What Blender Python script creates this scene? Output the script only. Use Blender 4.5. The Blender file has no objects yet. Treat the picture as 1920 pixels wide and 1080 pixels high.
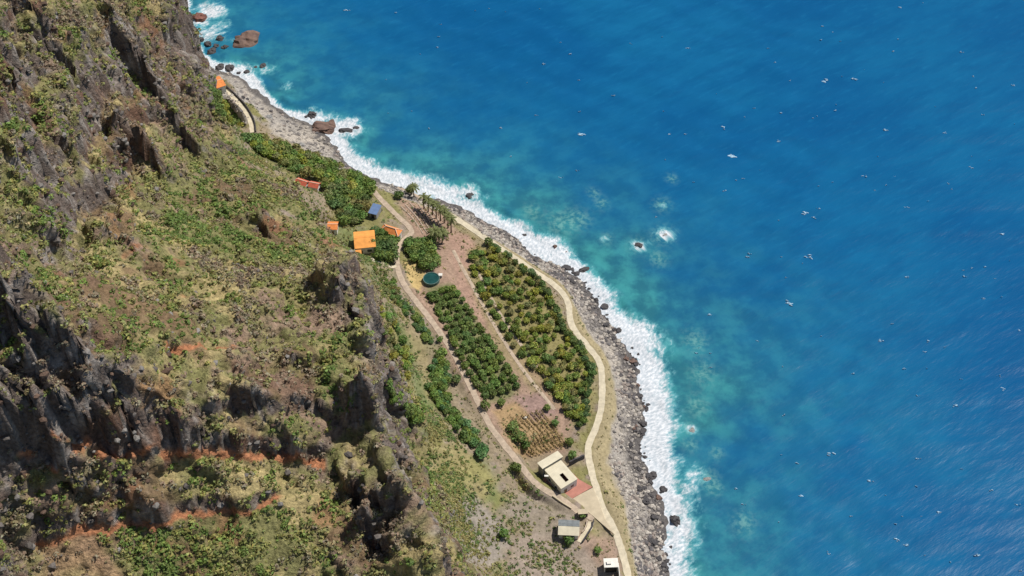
import bpy, math, random
import numpy as np
from mathutils import Vector, Matrix

random.seed(11)
rng = np.random.default_rng(11)
scene = bpy.context.scene
COL = scene.collection

# ------------------------------------------------------------------ camera
CAM_H, PITCH, FPX = 350.0, math.radians(48.0), 2400.0
cam_d = bpy.data.cameras.new('camera'); cam = bpy.data.objects.new('camera', cam_d); COL.objects.link(cam)
cam.location = (0, 0, CAM_H); cam.rotation_euler = (math.radians(90) - PITCH, 0, 0)
cam_d.sensor_width = 36; cam_d.lens = 36 * FPX / 1920; cam_d.clip_start = 1; cam_d.clip_end = 20000
scene.camera = cam

# ------------------------------------------------------------------ light
SUN = Vector((0.48, 0.34, 0.84)).normalized()
w = bpy.data.worlds.new('World'); scene.world = w; w.use_nodes = True
nt = w.node_tree; bg = nt.nodes['Background']
sky = nt.nodes.new('ShaderNodeTexSky'); sky.sky_type = 'NISHITA'; sky.sun_disc = False
sky.sun_elevation = math.asin(SUN.z); sky.sun_rotation = math.atan2(SUN.x, SUN.y); sky.altitude = 300
nt.links.new(sky.outputs[0], bg.inputs[0]); bg.inputs[1].default_value = 0.075
sl = bpy.data.lights.new('sun', 'SUN'); sl.energy = 4.8; sl.angle = math.radians(0.5); sl.color = (1, 0.955, 0.88)
so = bpy.data.objects.new('sun', sl); COL.objects.link(so); so.location = SUN * 900
so.rotation_euler = SUN.to_track_quat('Z', 'Y').to_euler()
vs = scene.view_settings; vs.view_transform = 'Standard'; vs.look = 'None'; vs.gamma = 1; vs.exposure = 0.0
vs.use_curve_mapping = False

# ------------------------------------------------------------------ pixel -> world
CP, SP = math.cos(PITCH), math.sin(PITCH)
def ray(u, v):
    a = (u - 960) / FPX; b = (540 - v) / FPX
    return np.array([a, CP + b * SP, -SP + b * CP])
def at(u, v, z=0.0):
    d = ray(u, v); t = (CAM_H - z) / -d[2]
    return np.array([d[0] * t, d[1] * t, z])

# ------------------------------------------------------------------ noise
PERM = np.tile(rng.permutation(256), 4); GV = rng.random(256) * 2 - 1
def vn(x, y, z=None):
    if z is None: z = np.zeros_like(x)
    xi = np.floor(x).astype(int); yi = np.floor(y).astype(int); zi = np.floor(z).astype(int)
    fx, fy, fz = x - xi, y - yi, z - zi
    fx = fx*fx*fx*(fx*(fx*6-15)+10); fy = fy*fy*fy*(fy*(fy*6-15)+10); fz = fz*fz*fz*(fz*(fz*6-15)+10)
    xi &= 255; yi &= 255; zi &= 255
    def h(i, j, k): return GV[PERM[PERM[PERM[(xi+i) & 255] + ((yi+j) & 255)] + ((zi+k) & 255)]]
    def l(a, b, t): return a + (b - a) * t
    return l(l(l(h(0,0,0), h(1,0,0), fx), l(h(0,1,0), h(1,1,0), fx), fy),
             l(l(h(0,0,1), h(1,0,1), fx), l(h(0,1,1), h(1,1,1), fx), fy), fz)
def fbm(x, y, z=None, oct=4, gain=.5):
    s = 0; a = 1; f = 1; n = 0
    for i in range(oct):
        s = s + a * vn(x*f + 17.3*i, y*f - 9.1*i, None if z is None else z*f + 3.7*i); n += a; a *= gain; f *= 2.03
    return s / n
def ss(a, b, x):
    t = np.clip((x - a) / (b - a), 0, 1); return t * t * (3 - 2 * t)
def voro(x, y, z):
    xi = np.floor(x).astype(int); yi = np.floor(y).astype(int); zi = np.floor(z).astype(int)
    f1 = np.full(x.shape, 9.0); f2 = np.full(x.shape, 9.0); cid = np.zeros(x.shape)
    for i in (-1,0,1):
        for j in (-1,0,1):
            for k in (-1,0,1):
                a, b, c = xi+i, yi+j, zi+k
                hh = PERM[PERM[PERM[a & 255] + (b & 255)] + (c & 255)]
                px = a + .5 + .45*GV[hh]; py = b + .5 + .45*GV[(hh*7+31) & 255]; pz = c + .5 + .45*GV[(hh*13+77) & 255]
                d = np.sqrt((px-x)**2 + (py-y)**2 + (pz-z)**2)
                m = d < f1
                f2 = np.where(m, f1, np.minimum(f2, d)); cid = np.where(m, GV[(hh*5+11) & 255], cid); f1 = np.where(m, d, f1)
    return f1, f2, cid
def catmull(pts, n=8):
    pts = np.asarray(pts, float); P = np.vstack([2*pts[0]-pts[1], pts, 2*pts[-1]-pts[-2]]); out = []
    for i in range(1, len(P)-2):
        for k in range(n):
            t = k / n
            out.append(.5*((2*P[i]) + (-P[i-1]+P[i+1])*t + (2*P[i-1]-5*P[i]+4*P[i+1]-P[i+2])*t*t + (-P[i-1]+3*P[i]-3*P[i+1]+P[i+2])*t**3))
    out.append(P[-2]); return np.array(out)
def polydist(x, y, poly):
    """distance, sign (+ = left of travel), arclength, fractional index along a polyline"""
    best = np.full(x.shape, 1e9); sg = np.zeros(x.shape); al = np.zeros(x.shape); fi = np.zeros(x.shape); acc = 0
    for i in range(len(poly)-1):
        ax, ay = poly[i][:2]; bx, by = poly[i+1][:2]; ex, ey = bx-ax, by-ay; L2 = ex*ex+ey*ey; L = math.sqrt(L2)
        t = np.clip(((x-ax)*ex + (y-ay)*ey) / L2, 0, 1)
        d = np.hypot(x-ax-t*ex, y-ay-t*ey); m = d < best
        best = np.where(m, d, best); sg = np.where(m, np.sign(ex*(y-ay) - ey*(x-ax)), sg)
        al = np.where(m, acc + t*L, al); fi = np.where(m, i + t, fi); acc += L
    return best, sg, al, fi
def inpoly(x, y, poly):
    c = np.zeros(x.shape, bool); n = len(poly)
    for i in range(n):
        x1, y1 = poly[i][:2]; x2, y2 = poly[(i+1) % n][:2]
        c ^= ((y1 > y) != (y2 > y)) & (x < (x2-x1) * (y-y1) / (y2-y1+1e-12) + x1)
    return c

# ------------------------------------------------------------------ the lie of the land
SHORE_PX = [(250,-200),(310,-60),(345,30),(356,78),(395,122),(440,135),(475,168),(520,208),(560,225),(622,266),(655,308),(740,347),
    (830,374),(900,410),(960,445),(1020,482),(1078,515),(1112,560),(1145,612),(1180,662),(1200,720),(1208,780),(1203,840),(1214,890),
    (1230,940),(1240,1000),(1246,1080),(1260,1200),(1275,1500)]
shore = catmull([at(u, v, 0)[:2] for u, v in SHORE_PX], 5)
CTRL = []
def C(*a):
    for u, v, z in a: p = at(u, v, z); CTRL.append((p[0], p[1], z))
COAST = [(846,404),(900,440),(960,480),(1000,508),(1040,535),(1064,565),(1072,610),(1098,645),(1124,680),(1129,720),(1127,765),(1116,805),(1103,838),(1106,870),(1115,905),(1130,952),(1150,990),(1165,1030),(1178,1082),(1190,1150)]
INLAND = [(700,358),(722,382),(748,408),(772,434),(752,455),(744,480),(748,512),(765,545),(800,590),(828,628),(850,662),(885,730),(920,800),(960,852),(1000,902),(1025,920),(1052,936),(1090,962),(1120,975)]
INZ = [9,9.2,9.6,10,11,12,12.6,13,13,13,13,12.5,12,11.5,10,9,8.2,7,6.6]
for u, v in COAST[::2]: C((u, v, 5.6))
for (u, v), z in list(zip(INLAND, INZ))[::2]: C((u, v, z))
for u, v in SHORE_PX[::2]:
    p = at(u, v, 0); CTRL.append((p[0], p[1], 0)); CTRL.append((p[0]+26, p[1]+10, -4.5)); CTRL.append((p[0]+75, p[1]+30, -9))
C((470,240,6.5),(455,200,7),(425,168,8),(400,157,10),(520,240,4.5),(600,290,4.5),(560,285,7),(640,325,7),(690,345,7.5),(470,150,2),
  (480,262,10),(580,335,13),(630,430,16),(660,470,16),(680,440,14.5),(640,390,13),(690,390,11),(735,432,11),(720,480,14),
  (700,480,16.5),(720,560,21),(770,620,16.5),(716,640,30),(762,740,24),(800,760,18.5),(840,800,16.5),(735,862,27),(800,900,23),(850,900,19.5),
  (900,900,15.5),(940,960,13),(850,1000,23),(950,1050,13),(1050,1000,8.5),(1100,1040,7.2),(900,1080,19),(870,1045,22),(1080,1150,8),(930,1200,19),
  (800,430,8.5),(850,500,8.5),(900,600,9),(1000,620,8),(960,700,9.5),(1050,740,8),(1000,800,9),(1060,800,7.5),(800,500,11))
# cliff: crest of the near edge and the face behind it
C((690,560,54),(705,660,62),(715,740,60),(720,800,58),(735,880,55),(780,970,52),(825,1045,50),(850,1120,49),
  (470,272,17),(560,352,26),(600,420,30),(640,470,33),(670,520,41),
  (440,240,12),(390,176,11),(405,196,10),(425,216,10),(380,130,13),(360,80,30),(350,10,60),(300,-60,85),(400,250,34),
  (300,50,75),(200,50,95),(100,50,112),(0,50,125),(0,-80,130),(200,-80,100),(-150,50,150),(300,200,62),(200,200,85),(100,200,105),(0,200,122),
  (330,300,55),(250,330,72),(100,350,105),(0,350,122),(450,350,40),(350,400,60),(550,430,38),(200,450,92),(100,470,108),(0,470,126),
  (600,520,48),(500,500,60),(400,520,74),(300,550,87),(200,560,101),(100,560,115),(0,570,130),
  (640,640,65),(550,640,71),(450,650,81),(350,650,91),(250,650,101),(150,650,111),(0,650,123),
  (680,740,62),(600,740,67),(500,750,75),(400,760,83),(300,760,91),(150,770,103),(0,770,113),
  (700,830,56),(600,830,61),(500,840,68),(400,850,75),(300,850,81),(150,860,91),(0,880,101),
  (650,930,55),(550,930,60),(450,930,66),(300,930,74),(150,930,84),(0,950,93),
  (750,1000,52),(650,1020,53),(550,1020,56),(450,1020,60),(300,1020,67),(150,1020,76),(0,1050,86),
  (750,1120,49),(600,1120,50),(400,1120,57),(200,1120,67),(0,1150,78),(-250,300,165),(-250,700,150),(-250,1050,115))
CT = np.array(CTRL); CC = 5.0
def kern(x, y): return np.sqrt((x[:, None]-CT[None, :, 0])**2 + (y[:, None]-CT[None, :, 1])**2 + CC*CC)
n = len(CT); A = np.zeros((n+3, n+3)); A[:n, :n] = kern(CT[:, 0], CT[:, 1]) - 0.0; A[:n, :n] -= np.eye(n)*0.35
A[:n, n] = 1; A[:n, n+1] = CT[:, 0]; A[:n, n+2] = CT[:, 1]; A[n:, :n] = A[:n, n:].T
wts = np.linalg.solve(A, np.concatenate([CT[:, 2], [0, 0, 0]]))
X0, X1, Y0, Y1, STEP = -205.0, 78.0, 92.0, 545.0, 0.62
gx = np.arange(X0, X1, STEP); gy = np.arange(Y0, Y1, STEP); NX, NY = len(gx), len(gy)
GX, GY = np.meshgrid(gx, gy)
# broad field on a coarse grid, then bicubic-ish upsample by direct evaluation in strips
Z = np.empty_like(GX)
for i in range(0, NY, 60):
    xs = GX[i:i+60].ravel(); ys = GY[i:i+60].ravel()
    Z[i:i+60] = (kern(xs, ys) @ wts[:n] + wts[n] + wts[n+1]*xs + wts[n+2]*ys).reshape(GX[i:i+60].shape)
dsh, sgs, alsh, _ = polydist(GX, GY, shore)
DS = -dsh * sgs                       # + inland? fixed below
if DS[np.argmin(abs(gy-290)), np.argmin(abs(gx-0))] < 0: DS = -DS
shore_n = fbm(GX/9, GY/9, oct=3)*2.2 + fbm(GX/2.6+40, GY/2.6, oct=2)*0.9
DSn = DS + shore_n
k = 1 - ss(4, 12, abs(DS)); Z = Z*(1-k) + k*np.where(DSn > 0, 0.16*DSn, 0.22*DSn)
def smp(F, x, y):
    fx = np.clip((np.asarray(x, float)-X0)/STEP, 0, NX-1.001); fy = np.clip((np.asarray(y, float)-Y0)/STEP, 0, NY-1.001)
    i = fx.astype(int); j = fy.astype(int); a = fx-i; b = fy-j
    return F[j, i]*(1-a)*(1-b) + F[j, i+1]*a*(1-b) + F[j+1, i]*(1-a)*b + F[j+1, i+1]*a*b
Zbase = Z.copy()
def hit(u, v, F=None):
    F = Zbase if F is None else F
    d = ray(u, v); t = np.arange(150, 640, 0.5); x, y, z = d[0]*t, d[1]*t, CAM_H + d[2]*t
    ok = (x > X0) & (x < X1) & (y > Y0) & (y < Y1)
    g = np.where(ok, smp(F, x, y), -50); b = np.nonzero(z < g)[0]
    i = b[0] if len(b) else np.argmin(abs(z)); return np.array([x[i], y[i], g[i] if len(b) else 0])

slope0 = np.hypot(*np.gradient(Zbase, STEP))
CL = ss(0.42, 0.75, slope0) * ss(19, 32, Zbase); CL = np.maximum(CL, ss(30, 44, Zbase))
# --- rock steps: the foot line seen in the picture, the face rises on its far side
RED = np.zeros_like(Z)
JX = fbm(GX/7, GY/7, oct=3)*2.2; JY = fbm(GX/7+50, GY/7+9, oct=3)*2.2; RAG = 1 + .4*fbm(GX/4.3, GY/4.3+70, oct=2)
def step(px, hts, wd=2.2, fade=22, red=0.0, redw=3.0, flip=False):
    global Z, RED
    pts = np.array([hit(u, v) for u, v in px]) if not isinstance(px, np.ndarray) else px; pp = catmull(pts[:, :2], 4); hh = np.interp(np.linspace(0, len(hts)-1, len(pp)), range(len(hts)), hts)
    d, s, al, fi = polydist(GX+JX, GY+JY, pp); tot = np.sum(np.hypot(*np.diff(pp, axis=0).T))
    if pp[-1][0] < pp[0][0]: s = -s
    if flip: s = -s
    h = np.interp(fi, range(len(hh)), hh); endf = ss(0, 5, al) * ss(0, 5, tot-al)
    sd = d*s
    Z = Z + np.where(sd > 0, h*endf*RAG*ss(0, wd, sd)*np.exp(-np.maximum(sd-wd, 0)/fade), 0)
    if red: RED = np.maximum(RED, red*endf*np.where(sd < 0, 1-ss(redw*.5, redw*1.3, -sd), 1-ss(0, .5, sd)))
def pit(u, v, ra, rb, rot, amp, p=2):
    global Z
    c = hit(u, v); ca, sa = math.cos(rot), math.sin(rot)
    x = (GX+JX-c[0])*ca + (GY+JY-c[1])*sa; y = -(GX+JX-c[0])*sa + (GY+JY-c[1])*ca
    Z = Z + amp*np.exp(-((x/ra)**2 + (y/rb)**2)**p)
step([(-60,893),(60,876),(160,862),(300,850),(420,858),(545,850),(640,878)], [20,20,17,11,7,6,3], 1.4, 14, .95, 2.0)
step([(30,1014),(150,1002),(270,986),(360,970),(455,955),(540,930)], [4,4.5,4,4,4,3], 1.5, 10, .85, 1.5)
step([(440,428),(480,441),(522,424)], [4,5,3], 1.4, 6)
step([(640,835),(690,822),(722,800)], [8,12,10], 1.8, 9)
step([(-30,560),(30,545),(60,520)], [6,8,4], 1.8, 8)
step([(30,45),(62,48),(95,38)], [7,10,6], 1.8, 8)
step([(185,458),(215,447),(245,425)], [3,4,3], 1.2, 6)
step([(620,600),(660,590),(700,585)], [5,7,5], 1.6, 7)
step([(30,800),(90,772),(150,745),(190,735)], [6,9,8,5], 1.6, 8)
step([(380,165),(400,172)], [3,3], 1.2, 5)
step([(640,930),(668,940),(700,925)], [6,9,6], 1.6, 8)
step([(655,1000),(690,1010),(715,995)], [8,10,8], 1.6, 8)
step([(270,655),(340,668),(400,662),(460,655)], [1.2,2,2,1], 1.4, 8, .75, 1.8)
step([(310,572),(345,560),(372,556)], [1.5,2,1], 1.4, 7, .7, 2.2)
step([(320,92),(345,85),(360,70)], [4,6,4], 1.6, 7, .95, 2.4)
step([(205,480),(255,472),(290,462)], [1.5,2,1.5], 1.2, 6, .6, 2.2)
step([(672,525),(693,560),(706,660),(718,740),(724,800),(740,880),(786,970),(832,1045),(855,1110)], [4,8,10,9,9,11,13,12,10], 1.8, 9, flip=True)
step([(60,395),(100,385),(128,372)], [7,9,6], 1.8, 8)
step([(395,300),(430,296),(460,290)], [3,4,2], 1.4, 6)
step([(560,600),(600,612),(640,606)], [3,4.5,3], 1.4, 6)
step([(380,800),(430,812),(500,806),(560,815)], [4,5,6,4], 1.6, 7)
step([(520,690),(570,700),(620,694)], [2.5,4,2.5], 1.4, 6)
step([(0,170),(50,165),(100,150)], [5,7,5], 1.6, 8)
step([(268,75),(240,150),(212,200),(178,255),(140,330),(112,400),(95,470)], [3,6,6,6,7,6,3], 1.8, 14, flip=True)
step([(300,215),(262,250),(245,290),(205,345),(140,400),(130,460)], [3,6,7,7,6,3], 1.8, 13, flip=True)
step([(95,20),(60,60),(30,110),(20,160)], [3,5,5,3], 1.8, 12, flip=True)
step([(45,215),(20,270),(0,330)], [4,7,5], 1.6, 8, flip=True)
def bluff(u, v, half, h, fade=9, ang=-32):
    c = hit(u, v)[:2]; d = np.array([math.cos(math.radians(ang)), math.sin(math.radians(ang))]); n_ = np.array([-d[1], d[0]])
    step(np.array([c-d*half*1.5-n_*2, c-d*half*.6+n_*1.5, c+d*half*.6+n_*1.5, c+d*half*1.5-n_*2]), [h*.5, h, h, h*.5], 1.0, fade)
for a_ in ((268,170,5,17,8,-5),(262,306,4.5,13,7,-5),(335,268,5,10,7,0),(60,835,8,9,12,-18),(125,745,6,7,10,-18),(30,715,6,7,10,-18),(210,800,6,5,8,-15),(690,825,5,8,9,-15),(690,965,4,8,7),(702,1030,4,7,7),(55,50,4.5,10,6,-5),(15,172,4.5,7,6,-5),(483,442,5,4.5,6,-15),(215,60,4,5,6,-5),(120,140,4,6,6,-5),(100,300,4,7,6,-5),(650,610,5,5,7,-15),(420,380,3,3,4),(230,470,4,3,4),(600,820,6,5,8,-10),(500,830,6,4,7,-10),(260,970,4,3,5,-5)): bluff(*a_)
pit(395, 60, 3, 4, 0, -3, 2); pit(215, 45, 4, 4, 0, -5, 3); pit(120, 130, 4, 5, 0, -5, 3); pit(160, 300, 4, 4, 0, -6, 3); pit(70, 250, 4, 5, 0, -5, 3)
pit(30, 700, 4, 5, 0, -10, 3); pit(90, 790, 6, 4, .3, -9, 3); pit(110, 690, 3, 4, .3, -6, 3); pit(190, 800, 5, 3.5, .3, -6, 3)
pit(690, 950, 3.4, 5, .2, -9, 2); pit(700, 1020, 3.2, 4, 0, -8, 2)
def gully(px, wd, dep):
    global Z
    pp = catmull([hit(u, v)[:2] for u, v in px], 4)
    d, s, al, fi = polydist(GX+JX, GY+JY, pp); Z = Z - dep*np.exp(-(d/wd)**2)
gully([(245,140),(205,205),(170,255),(120,300)], 3.2, 7)
gully([(235,300),(190,370),(140,440),(110,500)], 3.0, 6)
gully([(735,860),(770,930),(800,1000),(835,1060)], 2.6, 8)
gully([(700,880),(725,960),(735,1040)], 2.6, 6)
gully([(600,470),(560,540),(520,600),(500,700),(520,800)], 3.0, 3)
gully([(20,110),(60,160),(80,220),(40,280)], 3.5, 6)
# --- broken rock relief
CL = np.clip(CL, 0, 1)
rid = 1 - 2*abs(fbm(GX/22, GY/22, Zbase/22, oct=4)); n2 = fbm(GX/7.5+11, GY/7.5, Zbase/7.5, oct=4)
f1, f2, cid = voro(GX/4.6 + n2*.5, GY/4.6, Z/6.0)
g1, g2, cid2 = voro(GX/2.0+40, GY/2.0 + n2*.4, Z/2.6)
rockm = ss(-.25, .35, fbm(GX/30+5, GY/30+8, oct=3) + .25*ss(.8, 1.6, slope0))
def blur(F, r):
    for ax in (0, 1):
        Pd = np.pad(F, [(r+1, r) if q == ax else (0, 0) for q in (0, 1)], mode='edge'); c_ = np.cumsum(Pd, ax); L_ = F.shape[ax]
        F = (np.take(c_, range(2*r+1, 2*r+1+L_), ax) - np.take(c_, range(0, L_), ax))/(2*r+1)
    return F
Zs = blur(blur(Z, 3), 3); hgy, hgx = np.gradient(Zs, STEP); nl_ = np.sqrt(1+hgx**2+hgy**2); NXX, NYY, NZZ = -hgx/nl_, -hgy/nl_, 1/nl_
steep = ss(1.5, 2.6, nl_); Z = Zs*CL*.2 + Z*(1-CL*.2)
hol = ss(.16, .27, fbm(GX/11+60, GY/11, Zbase/11, oct=3)); hol2 = ss(.2, .3, fbm(GX/4.5+160, GY/4.5, Zbase/4.5, oct=2))
ROCKP = np.zeros_like(Z); LUSH = np.zeros_like(Z); DRYP = np.zeros_like(Z)
def cmask(px, soft=5):
    pts = [hit(u, v, Z)[:2] for u, v in px]; d, s, a, f = polydist(GX+JX*2, GY+JY*2, pts+[pts[0]]); return np.where(inpoly(GX+JX*2, GY+JY*2, pts), ss(-soft, soft, d), ss(-soft, soft, -d))
for px in ([(0,590),(150,610),(250,660),(300,845),(150,870),(0,885)], [(560,835),(735,800),(830,1040),(790,1080),(700,1040),(640,930)], [(635,560),(715,545),(728,830),(690,830),(660,700)], [(225,90),(330,100),(425,180),(425,275),(320,260),(230,340),(140,470),(50,480),(90,330),(180,230)], [(0,350),(110,380),(130,490),(20,500)], [(430,420),(525,400),(520,445),(450,445)], [(20,20),(90,30),(60,100),(10,90)], [(380,590),(620,640),(640,800),(420,830),(330,780)]): ROCKP = np.maximum(ROCKP, cmask(px)*({(380,590): .5, (225,90): .25, (0,350): .3}.get(px[0], 1)))
for px in ([(290,280),(440,290),(600,425),(590,500),(420,500),(280,360)], [(200,990),(480,960),(560,1080),(200,1080)], [(180,540),(400,600),(380,660),(200,650)], [(540,640),(680,620),(680,700),(560,720)], [(400,430),(600,440),(560,480),(380,480)]): LUSH = np.maximum(LUSH, cmask(px))
for px in ([(60,500),(260,500),(400,620),(560,660),(420,690),(120,570)], [(430,880),(560,880),(640,1010),(560,1010)], [(140,400),(230,380),(330,470),(160,480)]): DRYP = np.maximum(DRYP, cmask(px))
rockm = np.clip(rockm*(.35+.2*(1-LUSH)) + .8*ROCKP - .4*LUSH - .5*DRYP, 0, 1)
REL = CL*(-1.8*hol - (.5+.5*rockm)*hol2 + 1.7*rid + 1.35*n2 + (.18+.75*rockm+.5*steep)*(cid*1.0 - 1.0*f1) + (.12+.32*rockm+.2*steep)*(cid2*.8 - .6*g1))
lay = fbm(GX/18+3, GY/18, oct=3)*9; zz = (Z + lay)/5.0; fr = zz - np.floor(zz)
Z = Z + CL*.30*5.0*(ss(.3, .7, fr) - fr)
Z = Z + (1-CL)*ss(1.0, 3.0, Zbase)*(0.22*fbm(GX/5, GY/5, oct=3) + .9*ss(10, 20, Zbase)*fbm(GX/9, GY/9+60, oct=4) + .5*ss(9, 14, Zbase)*fbm(GX/2.6, GY/2.6+60, oct=2))
Z = Z + ss(.5, 3, DSn)*(1-ss(3.2, 5.0, Zbase))*(0.25*fbm(GX/2.4, GY/2.4, oct=2) + .25*fbm(GX/8, GY/8, oct=2))
# --- level building plots and bench the paths into the slope
PADS = [(1040,890,7.0,11),(1080,925,6.8,8),(1108,945,6.5,6),(1128,972,6.1,5),(1072,998,9.0,5),(1146,1068,6.4,5),(1095,966,6.6,2.4),
        (682,455,15.0,7),(736,438,11.5,6),(621,432,17.0,4.5),(562,345,14.5,4),(586,350,14.2,4),(696,394,11.5,3.5),(404,163,9.5,5),(809,528,11.0,5)]
for u, v, z, r in PADS:
    p = at(u, v, z); d = np.hypot(GX-p[0], GY-p[1]); k = 1-ss(r, r+4.5, d); Z = Z*(1-k) + z*k
def bench(pxs, zs, hw):
    global Z
    pp = catmull([at(u, v, z) for (u, v), z in zip(pxs, zs)], 6); d, s, al, fi = polydist(GX, GY, pp)
    z = np.interp(fi, range(len(pp)), pp[:, 2]); k = 1-ss(hw, hw+2.5, d); Z = Z*(1-k) + z*k
    return pp
coast3 = bench(COAST, [5.6]*12+[5.7,5.9,6.2,6.2,6.0,5.7,5.5,5.3], 1.6)
inland3 = bench(INLAND, INZ, 1.5)
north3 = bench([(425,168),(440,186),(458,205),(470,228),(474,252)], [8,7.6,7.2,7,7], 1.3)
DX = CL*(1.1*fbm(GX/6+5, GY/6, Z/6, oct=3)); DY = CL*(1.1*fbm(GX/6+95, GY/6+12, Z/6, oct=3))
DX = DX*.6 + REL*NXX; DY = DY*.6 + REL*NYY
VX, VY, VZ = GX+DX, GY+DY, Z + REL*NZZ

# ------------------------------------------------------------------ ground colours (real surface colours, by place)
def lin(r, g, b): return np.array([((c/255)/12.92 if c/255 < .04045 else ((c/255+.055)/1.055)**2.4) for c in (r, g, b)])
gyy, gxx = np.gradient(Z, STEP); slope = np.hypot(gxx, gyy)
na = fbm(GX/14+3, GY/14+1, Z/14, oct=4); nb = fbm(GX/4+9, GY/4+31, Z/4, oct=3); nc = fbm(GX/45, GY/45+7, oct=3); nd = fbm(GX/1.5, GY/1.5, Z/1.5, oct=2)
def mixc(a, b, t): return a*(1-t[..., None]) + b*t[..., None]
one = np.ones(GX.shape+(3,))
DRY = np.array((.36,.29,.14)); OLV = np.array((.20,.19,.08)); EARTH = np.array((.27,.19,.135)); ROCK = np.array((.16,.125,.105)); GREY = np.array((.29,.255,.225)); REDE = np.array((.40,.175,.088)); BRN = np.array((.16,.092,.062))
cc = one*OLV
cc = mixc(cc, one*DRY, ss(-.15, .35, na + .5*nb + .45*DRYP - .25*LUSH))
cc = mixc(cc, one*EARTH, ss(.05, .4, -na + .4*nb - .3*LUSH - .2*DRYP))
cc = mixc(cc, one*BRN, .75*ss(.1, .35, fbm(GX/20+77, GY/20, Z/20, oct=3)))
rk = np.clip(ss(2.2, 3.6, slope + .8*nb) + .6*ss(.35, .8, rockm*.75+nb*.8-.15), 0, 1)
rcol = mixc(one*ROCK, one*GREY, ss(.0, .5, nd + cid*.4)); rcol = mixc(rcol, one*BRN, ss(.1, .5, na+.2*cid2))
cc = mixc(cc, rcol, rk)
redn = np.clip(RED*1.25 - .35 + .5*nb, 0, 1)*(1-.85*ss(2.1, 3.4, slope))
BARE = cmask([(70,1012),(190,1000),(250,1090),(80,1090)], 2); cc = mixc(cc, one*np.array((.36,.23,.14)), .8*BARE*(1-rk)); cc = mixc(cc, one*REDE, ss(.15, .6, redn))
cc = mixc(cc, one*np.array((.27,.125,.07)), .6*ss(.28, .5, fbm(GX/16+200, GY/16, Z/16, oct=3))*(1-rk))
# farmland and talus
fc = one*np.array((.25,.20,.135)); fc = mixc(fc, one*np.array((.20,.185,.075)), ss(-.1, .35, na+.4*nb))
fc = mixc(fc, one*np.array((.24,.19,.155)), ss(.1, .45, -nb + .3*nd)); fc = mixc(fc, one*np.array((.15,.18,.065)), .8*ss(12.5, 14.5, Zbase)*ss(-.05, .3, fbm(GX/10+31, GY/17+4, oct=3)))
AREAS = []
def area(px, col, soft=1.5, k=1.0, z=None):
    global fc
    pts = [hit(u, v, Z)[:2] for u, v in px]; d, s, a, f = polydist(GX+nb*1.2, GY+nd*.5, pts+[pts[0]]); ins = inpoly(GX+nb*1.2, GY+nd*.5, pts)
    m = np.where(ins, ss(-soft, soft, d), ss(-soft, soft, -d)); fc = mixc(fc, one*np.array(col), m*k)
SOIL = (.30,.205,.15); PINK = (.34,.22,.165)
area([(745,375),(790,362),(850,425),(905,470),(960,600),(1050,760),(1075,790),(1060,850),(1010,850),(960,850),(900,770),(830,650),(770,545),(790,470)], SOIL)
area([(840,440),(880,440),(905,480),(960,640),(1060,770),(1040,780),(930,650),(860,540)], PINK)
area([(865,500),(895,510),(960,650),(1045,765),(1025,770),(935,660)], (.26,.215,.11), k=.75)
area([(875,470),(920,450),(1020,525),(1060,610),(1110,670),(1112,790),(1075,790),(960,650),(900,560)], (.225,.195,.085))
area([(800,540),(850,535),(970,720),(965,745),(915,755),(870,670)], (.18,.175,.085))
area([(755,490),(785,495),(800,520),(790,545),(770,540)], (.46,.34,.15), 1.0)
area([(920,770),(1000,740),(1065,835),(1010,855),(965,850)], (.33,.225,.12))
area([(960,745),(1020,735),(1045,775),(1000,790)], (.29,.195,.165))
area([(705,590),(735,600),(775,740),(760,800),(725,700)], (.34,.27,.12), k=.8)
area([(735,560),(800,650),(830,760),(800,750),(770,650)], (.27,.22,.115), k=.7)
area([(740,800),(860,830),(930,900),(900,960),(800,920)], (.27,.235,.095), k=.7)
area([(820,930),(890,930),(960,1000),(930,1060),(840,1020)], (.27,.235,.20), k=.9)
area([(960,1010),(1040,990),(1120,1020),(1150,1080),(960,1100)], (.29,.235,.19), k=.9)
area([(1000,905),(1060,945),(1100,990),(1020,1010),(930,960)], (.25,.21,.165), k=.8)
area([(1065,1000),(1150,1010),(1165,1070),(1120,1060)], (.31,.215,.16), k=.8)
area([(455,262),(560,290),(690,345),(700,380),(640,410),(600,350),(520,310)], (.11,.115,.05), k=.8)
# beach
bc = one*np.array((.33,.30,.265)); bc = mixc(bc, one*np.array((.40,.355,.30)), ss(-.2, .4, fbm(GX/12, GY/12+5, oct=3)+.3*nd)); bc = mixc(bc, one*np.array((.17,.155,.15)), ss(.1, .5, nd+.4*nb))
lower = ss(380, 300, GY) ; 
wet = 1 - ss(1.4, 3.4, DSn + 1.2*nb - 1.8*lower); bc = mixc(bc, one*np.array((.085,.078,.078)), wet*.85)
bm_ = 1 - ss(2.9, 3.9, Zbase + .8*nb - 2.0*ss(330, 400, GY)); bm_ = np.maximum(bm_, 1-ss(1.5, 6, DS+nb*2)); bm_ = bm_*ss(42, 30, DS)
strip = ss(2.6, 3.6, Zbase + .5*nb)*(1-ss(5.0, 5.7, Zbase)); fc = mixc(fc, one*np.array((.31,.255,.15)), strip)
fc = fc*(1+.22*nd[..., None]); cc = cc*(1+.3*nd[..., None])
cm = ss(.35, .65, CL + .35*nb)
allc = mixc(mixc(fc, cc, cm), bc, bm_*(1-ss(.2, .6, CL)))
allc = np.clip(allc, .01, .9)

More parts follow.
